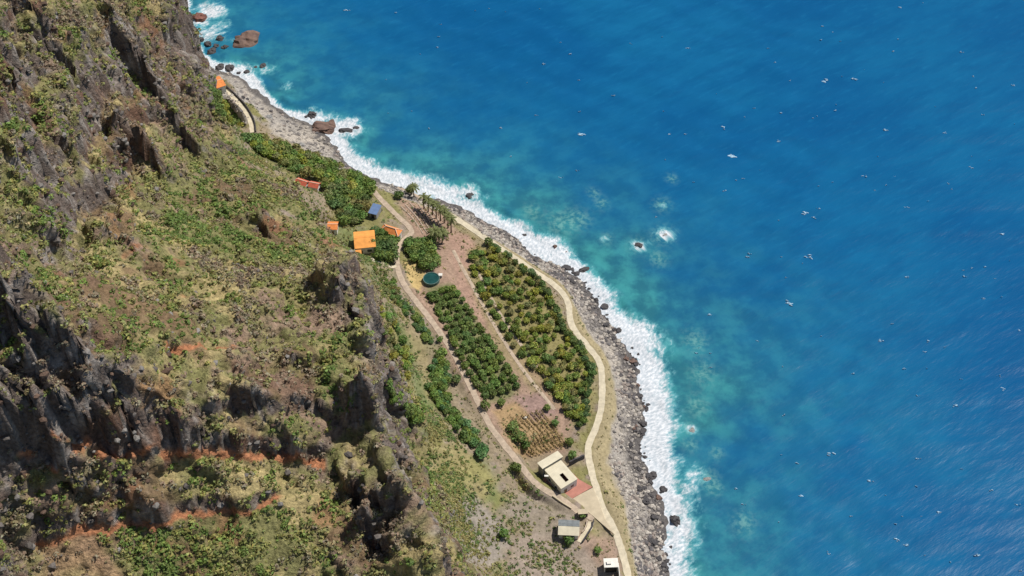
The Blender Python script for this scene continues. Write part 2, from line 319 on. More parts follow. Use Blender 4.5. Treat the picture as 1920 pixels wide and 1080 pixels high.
# ------------------------------------------------------------------ materials
def mat(name):
    m = bpy.data.materials.new(name); m.use_nodes = True; n = m.node_tree.nodes; p = n['Principled BSDF']; return m, n, m.node_tree.links, p
def N(n, t, **k):
    x = n.new(t)
    for a, b in k.items(): setattr(x, a, b)
    return x
def earth_mat(name, sc, lo, hi, bump, rough=.95, bd=.5):
    m, n, l, p = mat(name); a = N(n, 'ShaderNodeAttribute', attribute_name='Col'); tc = N(n, 'ShaderNodeTexCoord')
    t = N(n, 'ShaderNodeTexNoise'); t.inputs['Scale'].default_value = sc; t.inputs['Detail'].default_value = 6; t.inputs['Roughness'].default_value = .65
    r = N(n, 'ShaderNodeMapRange'); r.inputs[1].default_value = .3; r.inputs[2].default_value = .7; r.inputs[3].default_value = lo; r.inputs[4].default_value = hi
    mx = N(n, 'ShaderNodeMix', data_type='RGBA', blend_type='MULTIPLY'); mx.inputs[0].default_value = 1
    b = N(n, 'ShaderNodeBump'); b.inputs['Strength'].default_value = bump; b.inputs['Distance'].default_value = bd
    l.new(tc.outputs['Object'], t.inputs['Vector']); l.new(t.outputs[0], r.inputs[0]); l.new(a.outputs['Color'], mx.inputs[6]); l.new(r.outputs[0], mx.inputs[7])
    l.new(mx.outputs[2], p.inputs['Base Color']); l.new(t.outputs[0], b.inputs['Height']); l.new(b.outputs[0], p.inputs['Normal'])
    p.inputs['Roughness'].default_value = rough; p.inputs['Specular IOR Level'].default_value = .15; return m
M_CLIFF = earth_mat('cliff_rock_and_soil', 1.0, .5, 1.5, 1.0, bd=.9)
M_GROUND = earth_mat('farm_soil', 1.1, .72, 1.28, .5)
M_BEACH = earth_mat('beach_shingle', 1.6, .6, 1.4, .8)
def plain(name, col, rough=.8, sc=1.5, var=.25, bump=.15, spec=.3, metal=0):
    m, n, l, p = mat(name); tc = N(n, 'ShaderNodeTexCoord'); t = N(n, 'ShaderNodeTexNoise'); t.inputs['Scale'].default_value = sc; t.inputs['Detail'].default_value = 5
    r = N(n, 'ShaderNodeMapRange'); r.inputs[1].default_value = .3; r.inputs[2].default_value = .7; r.inputs[3].default_value = 1-var; r.inputs[4].default_value = 1+var
    mx = N(n, 'ShaderNodeMix', data_type='RGBA', blend_type='MULTIPLY'); mx.inputs[0].default_value = 1; mx.inputs[6].default_value = (*col, 1)
    b = N(n, 'ShaderNodeBump'); b.inputs['Strength'].default_value = bump; b.inputs['Distance'].default_value = .1
    l.new(tc.outputs['Object'], t.inputs['Vector']); l.new(t.outputs[0], r.inputs[0]); l.new(r.outputs[0], mx.inputs[7]); l.new(mx.outputs[2], p.inputs['Base Color'])
    l.new(t.outputs[0], b.inputs['Height']); l.new(b.outputs[0], p.inputs['Normal'])
    p.inputs['Roughness'].default_value = rough; p.inputs['Specular IOR Level'].default_value = spec; p.inputs['Metallic'].default_value = metal; return m
def leaf_mat(name, use_obj=True):
    m, n, l, p = mat(name); a = N(n, 'ShaderNodeAttribute', attribute_name='Col')
    if use_obj:
        oi = N(n, 'ShaderNodeObjectInfo'); mx = N(n, 'ShaderNodeMix', data_type='RGBA', blend_type='MULTIPLY'); mx.inputs[0].default_value = 1
        l.new(a.outputs['Color'], mx.inputs[6]); l.new(oi.outputs['Color'], mx.inputs[7]); src = mx.outputs[2]
    else: src = a.outputs['Color']
    l.new(src, p.inputs['Base Color']); p.inputs['Roughness'].default_value = .65; p.inputs['Specular IOR Level'].default_value = .25
    tr = N(n, 'ShaderNodeBsdfTranslucent'); l.new(src, tr.inputs[0]); ms = N(n, 'ShaderNodeMixShader'); ms.inputs[0].default_value = .22
    out = n['Material Output']; l.new(p.outputs[0], ms.inputs[1]); l.new(tr.outputs[0], ms.inputs[2]); l.new(ms.outputs[0], out.inputs[0]); return m
M_LEAF = leaf_mat('leaves'); M_SCRUB = leaf_mat('scrub_leaves', False)
M_BARK = plain('bark', (.14,.10,.07), .9, 6)
M_PATH = plain('pale_concrete_path', (.56,.49,.36), .9, .8, .16)
M_DIRT = plain('dirt_track', (.43,.34,.255), .95, .9, .22)
M_PLAZA = plain('tan_paving', (.50,.42,.295), .9, .5, .12)
M_REDP = plain('red_paving', (.42,.185,.14), .9, .6, .14)
M_WHITE = plain('white_render', (.72,.69,.62), .85, .8, .1)
M_CREAM = plain('cream_roof_membrane', (.62,.56,.42), .85, .5, .12)
M_GREYW = plain('grey_render', (.30,.285,.27), .9, .8, .2)
M_ORANGE = plain('orange_clay_tiles', (.70,.235,.065), .8, 1.1, .22, .3)
M_ORANGE2 = plain('bright_orange_tiles', (.74,.315,.075), .8, .7, .16, .3)
M_REDT = plain('red_clay_tiles', (.55,.13,.075), .8, 1.1, .2, .3)
M_RIDGE = plain('mortar_ridge', (.72,.52,.38), .85, 2, .1)
M_BLUE = plain('blue_sheet_metal', (.12,.19,.34), .5, .8, .15, .1, .5)
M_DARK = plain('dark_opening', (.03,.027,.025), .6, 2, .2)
M_DSTONE = plain('dark_basalt_wall', (.065,.06,.062), .9, 3, .4, .5)
M_SLATE = plain('weathered_grey_sheet', (.17,.185,.19), .8, 1, .25)
M_WOOD = plain('weathered_timber', (.24,.16,.10), .85, 4, .3)
M_STEEL = plain('galvanised_steel', (.42,.43,.44), .4, 3, .1, .05, .5, .7)
M_TANKW = plain('green_tank_water', (.012,.06,.055), .12, .7, .25, .05, .5)
M_STONE = plain('terrace_stone', (.40,.32,.25), .95, 2.5, .35, .5)
M_GLASS = plain('window_glass', (.03,.04,.05), .08, 2, .1, 0, .6)
def rock_mat(name, c1, c2):
    m, n, l, p = mat(name); tc = N(n, 'ShaderNodeTexCoord'); t = N(n, 'ShaderNodeTexNoise'); t.inputs['Scale'].default_value = 1.4; t.inputs['Detail'].default_value = 7; t.inputs['Roughness'].default_value = .65
    r = N(n, 'ShaderNodeValToRGB'); r.color_ramp.elements[0].position = .35; r.color_ramp.elements[1].position = .68; r.color_ramp.elements[0].color = (*c1, 1); r.color_ramp.elements[1].color = (*c2, 1)
    b = N(n, 'ShaderNodeBump'); b.inputs['Strength'].default_value = .8; b.inputs['Distance'].default_value = .3
    l.new(tc.outputs['Object'], t.inputs['Vector']); l.new(t.outputs[0], r.inputs[0]); l.new(r.outputs[0], p.inputs['Base Color']); l.new(t.outputs[0], b.inputs['Height']); l.new(b.outputs[0], p.inputs['Normal'])
    p.inputs['Roughness'].default_value = .75; return m
M_BASALT = rock_mat('wet_dark_basalt', (.03,.028,.03), (.085,.075,.075)); M_BROWNR = rock_mat('brown_volcanic_rock', (.085,.05,.04), (.23,.14,.10))
M_REDR = rock_mat('reddish_rock', (.11,.045,.035), (.27,.11,.075)); M_PALER = rock_mat('pale_beach_rock', (.15,.145,.14), (.34,.33,.31))

# ------------------------------------------------------------------ mesh helpers
def mesh_np(name, V, F, mats, colors=None, smooth=False, mi=None):
    me = bpy.data.meshes.new(name); V = np.ascontiguousarray(V, np.float32); F = np.ascontiguousarray(F, np.int32); k = F.shape[1]
    me.vertices.add(len(V)); me.vertices.foreach_set('co', V.ravel()); me.loops.add(F.size); me.loops.foreach_set('vertex_index', F.ravel())
    me.polygons.add(len(F)); me.polygons.foreach_set('loop_start', np.arange(0, F.size, k, dtype=np.int32))
    for m in (mats if isinstance(mats, (list, tuple)) else [mats]): me.materials.append(m)
    me.polygons.foreach_set('use_smooth', np.full(len(F), smooth))
    if colors is not None:
        a = me.color_attributes.new('Col', 'FLOAT_COLOR', 'POINT'); a.data.foreach_set('color', np.hstack([colors, np.ones((len(V), 1))]).astype(np.float32).ravel())
    me.update(calc_edges=True); me.validate(); return me
def link(name, me, parent=None, loc=None):
    o = bpy.data.objects.new(name, me); COL.objects.link(o); o.parent = parent
    if loc is not None: o.location = loc
    return o
def tag(o, label=None, cat=None, group=None, kind=None):
    if label: o['label'] = label
    if cat: o['category'] = cat
    if group: o['group'] = group
    if kind: o['kind'] = kind
    return o
def empty(name, loc, label=None, cat=None, group=None):
    o = bpy.data.objects.new(name, None); COL.objects.link(o); o.location = loc; return tag(o, label, cat, group)
class MB:
    def __init__(s): s.v = []; s.f = []
    def hexa(s, b, t):
        i = len(s.v); s.v += [tuple(p) for p in b] + [tuple(p) for p in t]
        s.f += [(i+3,i+2,i+1,i), (i+4,i+5,i+6,i+7)] + [(i+a, i+(a+1) % 4, i+4+(a+1) % 4, i+4+a) for a in range(4)]; return s
    def box(s, x0, x1, y0, y1, z0, z1):
        return s.hexa([(x0,y0,z0),(x1,y0,z0),(x1,y1,z0),(x0,y1,z0)], [(x0,y0,z1),(x1,y0,z1),(x1,y1,z1),(x0,y1,z1)])
    def tube(s, pts, rad, k=7, cap=True):
        i0 = len(s.v); pts = [Vector(p) for p in pts]
        for j, p in enumerate(pts):
            t = (pts[min(j+1, len(pts)-1)] - pts[max(j-1, 0)]).normalized(); a = t.orthogonal().normalized(); b = t.cross(a)
            for q in range(k):
                g = 2*math.pi*q/k; s.v.append(tuple(p + rad[j]*(a*math.cos(g) + b*math.sin(g))))
        for j in range(len(pts)-1):
            for q in range(k): s.f.append((i0+j*k+q, i0+j*k+(q+1) % k, i0+(j+1)*k+(q+1) % k, i0+(j+1)*k+q))
        if cap: s.f += [tuple(i0+q for q in range(k))[::-1], tuple(i0+(len(pts)-1)*k+q for q in range(k))]
        return s
    def poly(s, pts): i = len(s.v); s.v += [tuple(p) for p in pts]; s.f.append(tuple(range(i, i+len(pts)))); return s
    def build(s, name, m, parent=None, loc=None):
        me = bpy.data.meshes.new(name); me.from_pydata(s.v, [], s.f); me.materials.append(m); me.update(); return link(name, me, parent, loc)

# ------------------------------------------------------------------ terrain objects
idx = np.arange(NX*NY).reshape(NY, NX)
Q = np.stack([idx[:-1, :-1], idx[:-1, 1:], idx[1:, 1:], idx[1:, :-1]], -1).reshape(-1, 4)
P3 = np.stack([VX, VY, VZ], -1).reshape(-1, 3); CF = allc.reshape(-1, 3)
kindm = np.where(cm > .5, 0, np.where(bm_ > .5, 2, 1)); kq = kindm[:-1, :-1].ravel(); deep = (Z[:-1, :-1] < -6).ravel()
TERR = []
for i, (nm, m) in enumerate((('cliff', M_CLIFF), ('ground', M_GROUND), ('beach', M_BEACH))):
    f = Q[(kq == i) & ~deep]; u, inv = np.unique(f, return_inverse=True)
    o = link(nm, mesh_np(nm, P3[u], inv.reshape(-1, 4), m, CF[u], smooth=True)); tag(o, kind='structure'); TERR.append(o)
def gz(x, y): return float(smp(Z, x, y)) if X0 < x < X1 and Y0 < y < Y1 else 0.0
def pix(u, v):
    """the terrain point seen at a pixel of the photograph"""
    p = hit(u, v, Z); return Vector((p[0], p[1], gz(p[0], p[1])))

# ------------------------------------------------------------------ sea
def axis(a, b, st, lo, hi, g=1.35):
    v = list(np.arange(a, b, st)); s = st; x = a
    while x > lo: s *= g; x -= s; v.insert(0, x)
    s = st; x = v[-1]
    while x < hi: s *= g; x += s; v.append(x)
    return np.array(v)
sx = axis(-160, 120, 1.1, -5000, 6000); sy = axis(130, 560, 1.1, -4000, 9000); SX, SY = np.meshgrid(sx, sy)
d, s, al, fi = polydist(SX, SY, shore); sd = -d*s
if sd[np.argmin(abs(sy-290)), np.argmin(abs(sx-0))] < 0: sd = -sd
off = -sd                                               # metres out to sea
shw = np.exp(-(np.maximum(off, 0)/34)**1.3) * (1-.25*ss(330, 420, SY))
br = fbm(SX/16, SY/16, oct=4)
shallow = np.clip(shw*1.05 + .35*shw*br*2 + .5*np.exp(-np.maximum(off, 0)/45)*ss(-.05, .5, fbm(SX/34+4, SY/34, oct=3))*ss(420, 300, SY), 0, 1)
reef = np.zeros_like(SX)
SUBM = [(1110,362,9,2.2),(1125,382,10,2.6),(1135,448,9,2.5),(1240,384,12,2.2),(1255,335,8,2),(1000,398,14,3),(1050,420,20,3),(1296,805,9,3.2),(1322,897,13,3),(1340,917,8,2.5),(1338,850,8,2.2),
        (1245,441,15,3.2),(1198,459,12,3),(1235,485,12,2.4),(1290,835,9,2.5),(1395,980,14,3),(1310,760,14,4),(1300,640,16,6),(1320,700,16,5),(1080,410,16,3)]
for u, v, rp, h in SUBM:
    p = at(u, v, 0); r = rp*.2; reef += np.exp(-((SX-p[0]+br*2)**2 + ((SY-p[1])*.8)**2)/(r*r*1.6))
swell = .16*np.sin((SX*.55+SY*.83)/2.6 + 2.2*fbm(SX/30, SY/30, oct=2)) * 1.0 + .28*fbm(SX/9+3, SY/5, oct=3)
fine = ss(4000, 500, abs(SX)+abs(SY-300)); wob = np.exp(-((off-7)/5)**2)
SZ = (swell*.8 + wob*.7*(fbm(al/7, off/2.5, oct=3)))*fine
SZ = np.where(off < 1.5, np.minimum(SZ, .12) , SZ)
sv = np.stack([SX, SY, SZ], -1).reshape(-1, 3); si = np.arange(SX.size).reshape(SX.shape)
sf = np.stack([si[:-1, :-1], si[:-1, 1:], si[1:, 1:], si[1:, :-1]], -1).reshape(-1, 4)
keep = (off > -9)[:-1, :-1].ravel() | (abs(sv[sf[:, 0], 0]) > 600)
keep = (off > -9)[:-1, :-1].ravel()
sf = sf[keep]
m, n, l, p = mat('sea_water')
a = N(n, 'ShaderNodeAttribute', attribute_name='Col'); sep = N(n, 'ShaderNodeSeparateColor'); l.new(a.outputs['Color'], sep.inputs[0])
tc = N(n, 'ShaderNodeTexCoord')
def noise(vec, sc, det=4, ro=.55, w4=None):
    t = N(n, 'ShaderNodeTexNoise'); t.inputs['Scale'].default_value = sc; t.inputs['Detail'].default_value = det; t.inputs['Roughness'].default_value = ro; l.new(vec, t.inputs['Vector']); return t.outputs[0]
def mth(op, a_, b_=None, c_=None):
    x = N(n, 'ShaderNodeMath', operation=op)
    for i, q in enumerate((a_, b_, c_)):
        if q is None: continue
        if isinstance(q, (int, float)): x.inputs[i].default_value = q
        else: l.new(q, x.inputs[i])
    return x.outputs[0]
def mrange(x, a0, a1, b0, b1):
    r = N(n, 'ShaderNodeMapRange', interpolation_type='SMOOTHSTEP')
    for i, q in enumerate((a0, a1, b0, b1)): r.inputs[i+1].default_value = q
    l.new(x, r.inputs[0]); return r.outputs[0]
def cmix(f, A_, B_):
    x = N(n, 'ShaderNodeMix', data_type='RGBA'); l.new(f, x.inputs[0])
    for i, q in ((6, A_), (7, B_)):
        if isinstance(q, tuple): x.inputs[i].default_value = (*q, 1)
        else: l.new(q, x.inputs[i])
    return x.outputs[2]
mp = N(n, 'ShaderNodeMapping', vector_type='TEXTURE'); mp.inputs['Rotation'].default_value = (0, 0, math.radians(33)); mp.inputs['Scale'].default_value = (2.6, .75, 1); l.new(tc.outputs['Object'], mp.inputs[0])
big = noise(tc.outputs['Object'], .012, 4); med = noise(mp.outputs[0], .09, 5, .6); sml = noise(mp.outputs[0], .38, 4, .6)
deepc = cmix(mrange(big, .35, .65, 0, 1), (.0035,.086,.228), (.006,.116,.262))
deepc = cmix(mrange(med, .38, .68, 0, .55), deepc, (.003,.075,.205))
deepc = cmix(mrange(sml, .5, .8, 0, .30), deepc, (.012,.165,.34))
patch = noise(tc.outputs['Object'], .11, 5, .6)
shc = cmix(mrange(patch, .38, .66, 0, 1), (.022,.135,.185), (.045,.25,.27))
water = cmix(sep.outputs['Red'], deepc, shc)
rfn = noise(tc.outputs['Object'], .5, 4, .6)
water = cmix(mth('MULTIPLY', sep.outputs['Green'], mrange(rfn, .3, .6, .12, .6)), water, cmix(mrange(rfn, .4, .62, 0, 1), (.045,.20,.20), (.16,.36,.33)))
uv = N(n, 'ShaderNodeAttribute', attribute_name='surf')
f1_ = noise(uv.outputs['Vector'], .32, 6, .68); f2_ = noise(uv.outputs['Vector'], 1.1, 4, .6); f3_ = noise(tc.outputs['Object'], .07, 3)
fm = mth('ADD', sep.outputs['Blue'], mth('MULTIPLY_ADD', f1_, 1.5, -.75)); fm = mth('ADD', fm, mth('MULTIPLY_ADD', f2_, .55, -.275)); fm = mth('ADD', fm, mth('MULTIPLY_ADD', f3_, 1.3, -.65))
near_f = mrange(sep.outputs['Blue'], .03, .22, 0, 1); foam = mth('MULTIPLY', mrange(fm, .30, .78, 0, 1), near_f)
water2 = cmix(mth('MULTIPLY', mrange(fm, .1, .42, 0, .45), near_f), water, (.16,.46,.50))
fcol = cmix(mrange(f2_, .35, .7, 0, 1), (.42,.47,.51), (.74,.75,.77))
l.new(cmix(foam, water2, fcol), p.inputs['Base Color'])
l.new(mrange(foam, 0, 1, .3, .9), p.inputs['Roughness']); p.inputs['Specular IOR Level'].default_value = .06; p.inputs['IOR'].default_value = 1.33
bp = N(n, 'ShaderNodeBump'); bp.inputs['Strength'].default_value = .3; bp.inputs['Distance'].default_value = .7
hh = mth('ADD', mth('MULTIPLY', med, 1.4), mth('ADD', mth('MULTIPLY', sml, .55), mth('MULTIPLY', foam, .5))); l.new(hh, bp.inputs['Height']); l.new(bp.outputs[0], p.inputs['Normal'])
M_SEA = m
width = 6.3 + 3.6*fbm(al/28, al*0, oct=3) + 3.5*ss(.55, .7, fi/len(shore))*ss(.95, .8, fi/len(shore)) - 2*ss(.45, .3, fi/len(shore))
fo = ss(1.0, 0.0, np.clip(off/(width*2.0), 0, 1)); fo = np.clip(fo*1.18 - .12*ss(2, -4, off), 0, 1)
fo = fo*.96
for u, v, r, k in [(395,22,6,.85),(375,40,5,.8),(412,45,5,.5),(460,75,4.5,.42),(590,222,6,.85),(640,243,7,.85),(880,365,5,.8),(1200,459,3.2,.62),(1246,440,3.6,.75),(1135,447,2.0,.35),(1267,985,4.5,.7),(1285,990,4,.7),(1270,915,5,.6),(1296,806,2,.4),(1300,890,4,.45),(1240,384,2.4,.45),(540,160,3,.5),(500,128,4,.5),(390,65,7,.6)]:
    q = at(u, v, 0); fo = np.maximum(fo, k*np.exp(-((SX-q[0])**2*.7 + (SY-q[1])**2)/(r*r)*1.0))
cs = np.stack([shallow, np.clip(reef, 0, 1), fo], -1).reshape(-1, 3)
us, inv = np.unique(sf, return_inverse=True)
me = mesh_np('sea', sv[us], inv.reshape(-1, 4), M_SEA, cs[us], smooth=True)
av = me.attributes.new('surf', 'FLOAT_VECTOR', 'POINT'); av.data.foreach_set('vector', np.stack([al.ravel()*1.0 + .4*off.ravel(), off.ravel()*.62, np.zeros(al.size)], -1)[us].astype(np.float32).ravel())
tag(link('sea', me), kind='structure')
# whitecaps: small crests of foam lying on the open water
M_FOAM = plain('foam', (.42,.60,.72), .9, 2, .3)
WC = [(650,20,7),(1090,253,8),(1357,240,9),(1370,291,11),(1565,208,6),(1545,152,8),(1600,148,8),(1482,152,5),(1482,570,9),(1510,400,7),(1535,392,6),(1525,408,8),(1660,245,7),(1465,212,6),(1460,265,5),(1255,252,5),(1083,320,5),(1052,333,6),(1515,482,7),(1402,482,6),(1675,97,6),(1820,315,6),(1780,345,5),(1830,165,5),(1900,160,5),(1700,520,5),(1845,560,6),(1810,520,5),(1680,1010,9),(1700,1022,7),(1790,760,6),(1630,900,6),(1600,700,5),(1720,860,6),(1880,730,6),(1860,920,6),(1555,850,6),(1470,780,5),(1500,930,6),(1420,640,6),(1650,640,6),(1740,640,5),(1330,590,5),(1290,90,4),(1020,120,4),(820,90,4),(1150,180,4),(940,240,4),(1690,15,6),(1560,60,5),(1770,250,5),(1880,440,6),(1620,330,5),(1700,390,5),(1360,360,5),(1910,620,5),(1550,1040,6),(1830,1040,6),(1760,960,5)]
for _ in range(150):
    u, v = random.uniform(700, 1915), random.uniform(5, 1075)
    q = at(u, v, 0); jx_ = min(np.searchsorted(sx, q[0]), len(sx)-1); jy_ = min(np.searchsorted(sy, q[1]), len(sy)-1)
    if off[jy_, jx_] > 22: WC.append((u, v, random.uniform(1.5, 4.0)))
vv, ff = [], []
for u, v, r in WC:
    c = at(u, v, 0); R_ = r*.2*random.uniform(.55, 1.0)
    for j in range(random.randint(3, 6)):
        ox, oy = random.gauss(0, R_*.55), random.gauss(0, R_*.3); rr = R_*random.uniform(.14, .42); k0 = len(vv); K = 9; an = math.radians(-14+random.uniform(-25, 25))
        for ring, hgt in ((1.0, .05), (.5, .2+.2*random.random())):
            for q in range(K):
                g = 2*math.pi*q/K; e = rr*ring*random.uniform(.55, 1.3); lx, ly = 1.7*e*math.cos(g), .55*e*math.sin(g)
                x = c[0]+ox+lx*math.cos(an)-ly*math.sin(an); y = c[1]+oy+lx*math.sin(an)+ly*math.cos(an)
                iy = min(np.searchsorted(sy, y), len(sy)-1); ix = min(np.searchsorted(sx, x), len(sx)-1); vv.append((x, y, SZ[iy, ix]+hgt))
        for q in range(K): ff.append((k0+q, k0+(q+1) % K, k0+K+(q+1) % K, k0+K+q))
        ff.append(tuple(k0+K+q for q in range(K)))
me = bpy.data.meshes.new('whitecaps'); me.from_pydata(vv, [], ff); me.materials.append(M_FOAM)
tag(link('whitecaps', me), 'small white wave crests flecking the open blue sea', 'whitecaps', kind='stuff')

# ------------------------------------------------------------------ paths and paving
def strip_mesh(name, pts, hw, m, lift=.10, jitter=.12, kind='structure', thick=.5):
    pts = np.asarray(pts)[:, :2]; V = []; F = []
    for i, pnt in enumerate(pts):
        t = pts[min(i+1, len(pts)-1)] - pts[max(i-1, 0)]; t = t/np.linalg.norm(t); nrm = np.array([-t[1], t[0]])
        a_ = hw*(1+random.uniform(-jitter, jitter)); b_ = hw*(1+random.uniform(-jitter, jitter)); L_ = pnt+nrm*a_; R_ = pnt-nrm*b_
        zl, zr, zc = gz(*L_), gz(*R_), gz(*pnt); zc = max(zc, (zl+zr)/2); top = max(zc, min(zl, zc+.25), min(zr, zc+.25)) + lift
        V += [(L_[0], L_[1], zc-thick), (L_[0], L_[1], top), (pnt[0], pnt[1], top+.03), (R_[0], R_[1], top), (R_[0], R_[1], zc-thick)]
    for i in range(len(pts)-1):
        for j in range(4): F.append((i*5+j, i*5+j+1, i*5+6+j, i*5+5+j))
    e = (len(pts)-1)*5; F += [(0,1,2,3,4)[::-1], tuple(e+j for j in range(5))]
    me = bpy.data.meshes.new(name); me.from_pydata(V, [], F); me.materials.append(m); o = link(name, me)
    if kind: o['kind'] = kind
    return o
def dense(pp, st=1.2):
    pp = np.asarray(pp); L = np.concatenate([[0], np.cumsum(np.hypot(*np.diff(pp[:, :2], axis=0).T))]); t = np.arange(0, L[-1], st)
    return np.stack([np.interp(t, L, pp[:, 0]), np.interp(t, L, pp[:, 1])], -1)
strip_mesh('path', dense(coast3), 1.08, M_PATH)
strip_mesh('path', dense(inland3), 1.0, M_DIRT)
strip_mesh('path', dense(north3), 1.0, M_PATH)
def pxpath(px, hw, m, **k): return strip_mesh('path', dense(catmull([list(pix(u, v)) for u, v in px], 5)), hw, m, **k)
pxpath([(846,404),(820,388),(790,372),(745,352)], .7, M_DIRT)
pxpath([(850,470),(868,505),(905,572),(945,640),(985,700),(1040,770)], .6, M_DIRT, lift=.06)
pxpath([(893,505),(930,575),(972,640),(1010,690),(1058,755)], .5, M_DIRT, lift=.06)
pxpath([(700,490),(680,480),(655,468)], .6, M_PATH)
pxpath([(744,500),(720,495),(700,490)], .6, M_PATH)
def paving(name, px, z, m, th=.4):
    p3 = [at(u, v, z) for u, v in px]; b = MB(); nn = len(p3); b.v = [(q[0], q[1], z) for q in p3] + [(q[0], q[1], z-th) for q in p3]
    area2 = sum(p3[i][0]*p3[(i+1) % nn][1]-p3[(i+1) % nn][0]*p3[i][1] for i in range(nn)); o_ = list(range(nn)) if area2 > 0 else list(range(nn))[::-1]
    b.f = [tuple(o_), tuple(i+nn for i in o_[::-1])] + [(o_[i], o_[i]+nn, o_[(i+1) % nn]+nn, o_[(i+1) % nn]) for i in range(nn)]
    return tag(b.build(name, m), kind='structure')
paving('paving', [(1074,934),(1112,914),(1122,940),(1134,972),(1152,1002),(1138,990),(1108,964),(1086,948)], 6.93, M_PLAZA)
paving('paving', [(1014,900),(1040,885),(1058,872),(1086,899),(1111,913),(1072,935),(1052,920)], 7.12, M_REDP)

# ------------------------------------------------------------------ houses
def rect(a_, b_, d_, z):
    """local frame from three roof corners a-b (one edge) and a-d (the other), squared up"""
    A_, B_, D_ = (Vector(at(*q, z)) for q in (a_, b_, d_)); e1 = (B_-A_); L1 = e1.length; e1.normalize(); e2 = Vector((-e1.y, e1.x, 0)); L2 = (D_-A_).dot(e2)
    if L2 < 0: A_ = A_ + e1*L1; e1 = -e1; e2 = -e2; L2 = -L2
    return A_, math.atan2(e1.y, e1.x), L1, L2
def windows(root, specs, L1, L2, ins):
    """specs: (side, along, z0, z1, width, kind) on the walls; frame proud, dark pane set in it"""
    for side, c, z0, z1, wd, kd in specs:
        fr = MB(); pn = MB(); e = .06
        def bx(b, a0, a1, d0, d1, h0, h1):
            if side == 'y0': b.box(a0, a1, ins-d1, ins-d0, h0, h1)
            elif side == 'y1': b.box(a0, a1, L2-ins+d0, L2-ins+d1, h0, h1)
            elif side == 'x0': b.box(ins-d1, ins-d0, a0, a1, h0, h1)
            else: b.box(L1-ins+d0, L1-ins+d1, a0, a1, h0, h1)
        for a0, a1, h0, h1 in ((c-wd/2-.08, c-wd/2, z0, z1), (c+wd/2, c+wd/2+.08, z0, z1), (c-wd/2-.08, c+wd/2+.08, z1, z1+.09)): bx(fr, a0, a1, .003, .07, h0, h1)
        bx(pn, c-wd/2, c+wd/2, .004, .03, z0, z1)
        nm = 'door' if kd == 'door' else 'window'
        o = pn.build(nm, M_WOOD if kd == 'door' else (M_DARK if kd == 'open' else M_GLASS), root); fr.build('frame', M_WHITE if kd != 'open' else M_GREYW, o)
def shell(mb, L1, L2, ins, h, th=.22):
    mb.box(ins, L1-ins, ins, ins+th, -.6, h); mb.box(ins, L1-ins, L2-ins-th, L2-ins, -.6, h); mb.box(ins, ins+th, ins+th+.002, L2-ins-th-.002, -.6, h); mb.box(L1-ins-th, L1-ins, ins+th+.002, L2-ins-th-.002, -.6, h)
def gable(root, L1, L2, h, rise, mroof, along='x', mwall=M_WHITE, ins=.35, m2=None, ridge=True):
    th = .14
    def slab(nm, a, b, c, d, mm):
        nv = (Vector(b)-Vector(a)).cross(Vector(d)-Vector(a)).normalized()*th
        if nv.z < 0: nv = -nv; a, b, c, d = d, c, b, a
        return MB().hexa([a, b, c, d], [tuple(Vector(q)+nv) for q in (a, b, c, d)]).build(nm, mm, root)
    if along == 'x':
        ym = L2/2; s1 = slab('roof', (0,0,h), (L1,0,h), (L1,ym-.01,h+rise), (0,ym-.01,h+rise), mroof); slab('roof', (0,ym+.01,h+rise), (L1,ym+.01,h+rise), (L1,L2,h), (0,L2,h), m2 or mroof)
        if ridge: MB().tube([(-.02,ym,h+rise+th*.7), (L1+.02,ym,h+rise+th*.7)], [.16,.16], 6).build('ridge_cap', M_RIDGE, s1)
        wl = MB()
        for xx in (ins, L1-ins-.22): wl.hexa([(xx,ins+.3,h-.02),(xx+.22,ins+.3,h-.02),(xx+.22,L2-ins-.3,h-.02),(xx,L2-ins-.3,h-.02)], [(xx,ym-.1,h+rise-.12),(xx+.22,ym-.1,h+rise-.12),(xx+.22,ym+.1,h+rise-.12),(xx,ym+.1,h+rise-.12)])
    else:
        xm = L1/2; s1 = slab('roof', (0,0,h), (xm-.01,0,h+rise), (xm-.01,L2,h+rise), (0,L2,h), mroof); slab('roof', (xm+.01,0,h+rise), (L1,0,h), (L1,L2,h), (xm+.01,L2,h+rise), m2 or mroof)
        if ridge: MB().tube([(xm,-.02,h+rise+th*.7), (xm,L2+.02,h+rise+th*.7)], [.16,.16], 6).build('ridge_cap', M_RIDGE, s1)
        wl = MB()
        for yy in (ins, L2-ins-.22): wl.hexa([(ins+.3,yy,h-.02),(L1-ins-.3,yy,h-.02),(L1-ins-.3,yy+.22,h-.02),(ins+.3,yy+.22,h-.02)], [(xm-.1,yy,h+rise-.12),(xm+.1,yy,h+rise-.12),(xm+.1,yy+.22,h+rise-.12),(xm-.1,yy+.22,h+rise-.12)])
    shell(wl, L1, L2, ins, h-.03); wl.build('wall', mwall, root)
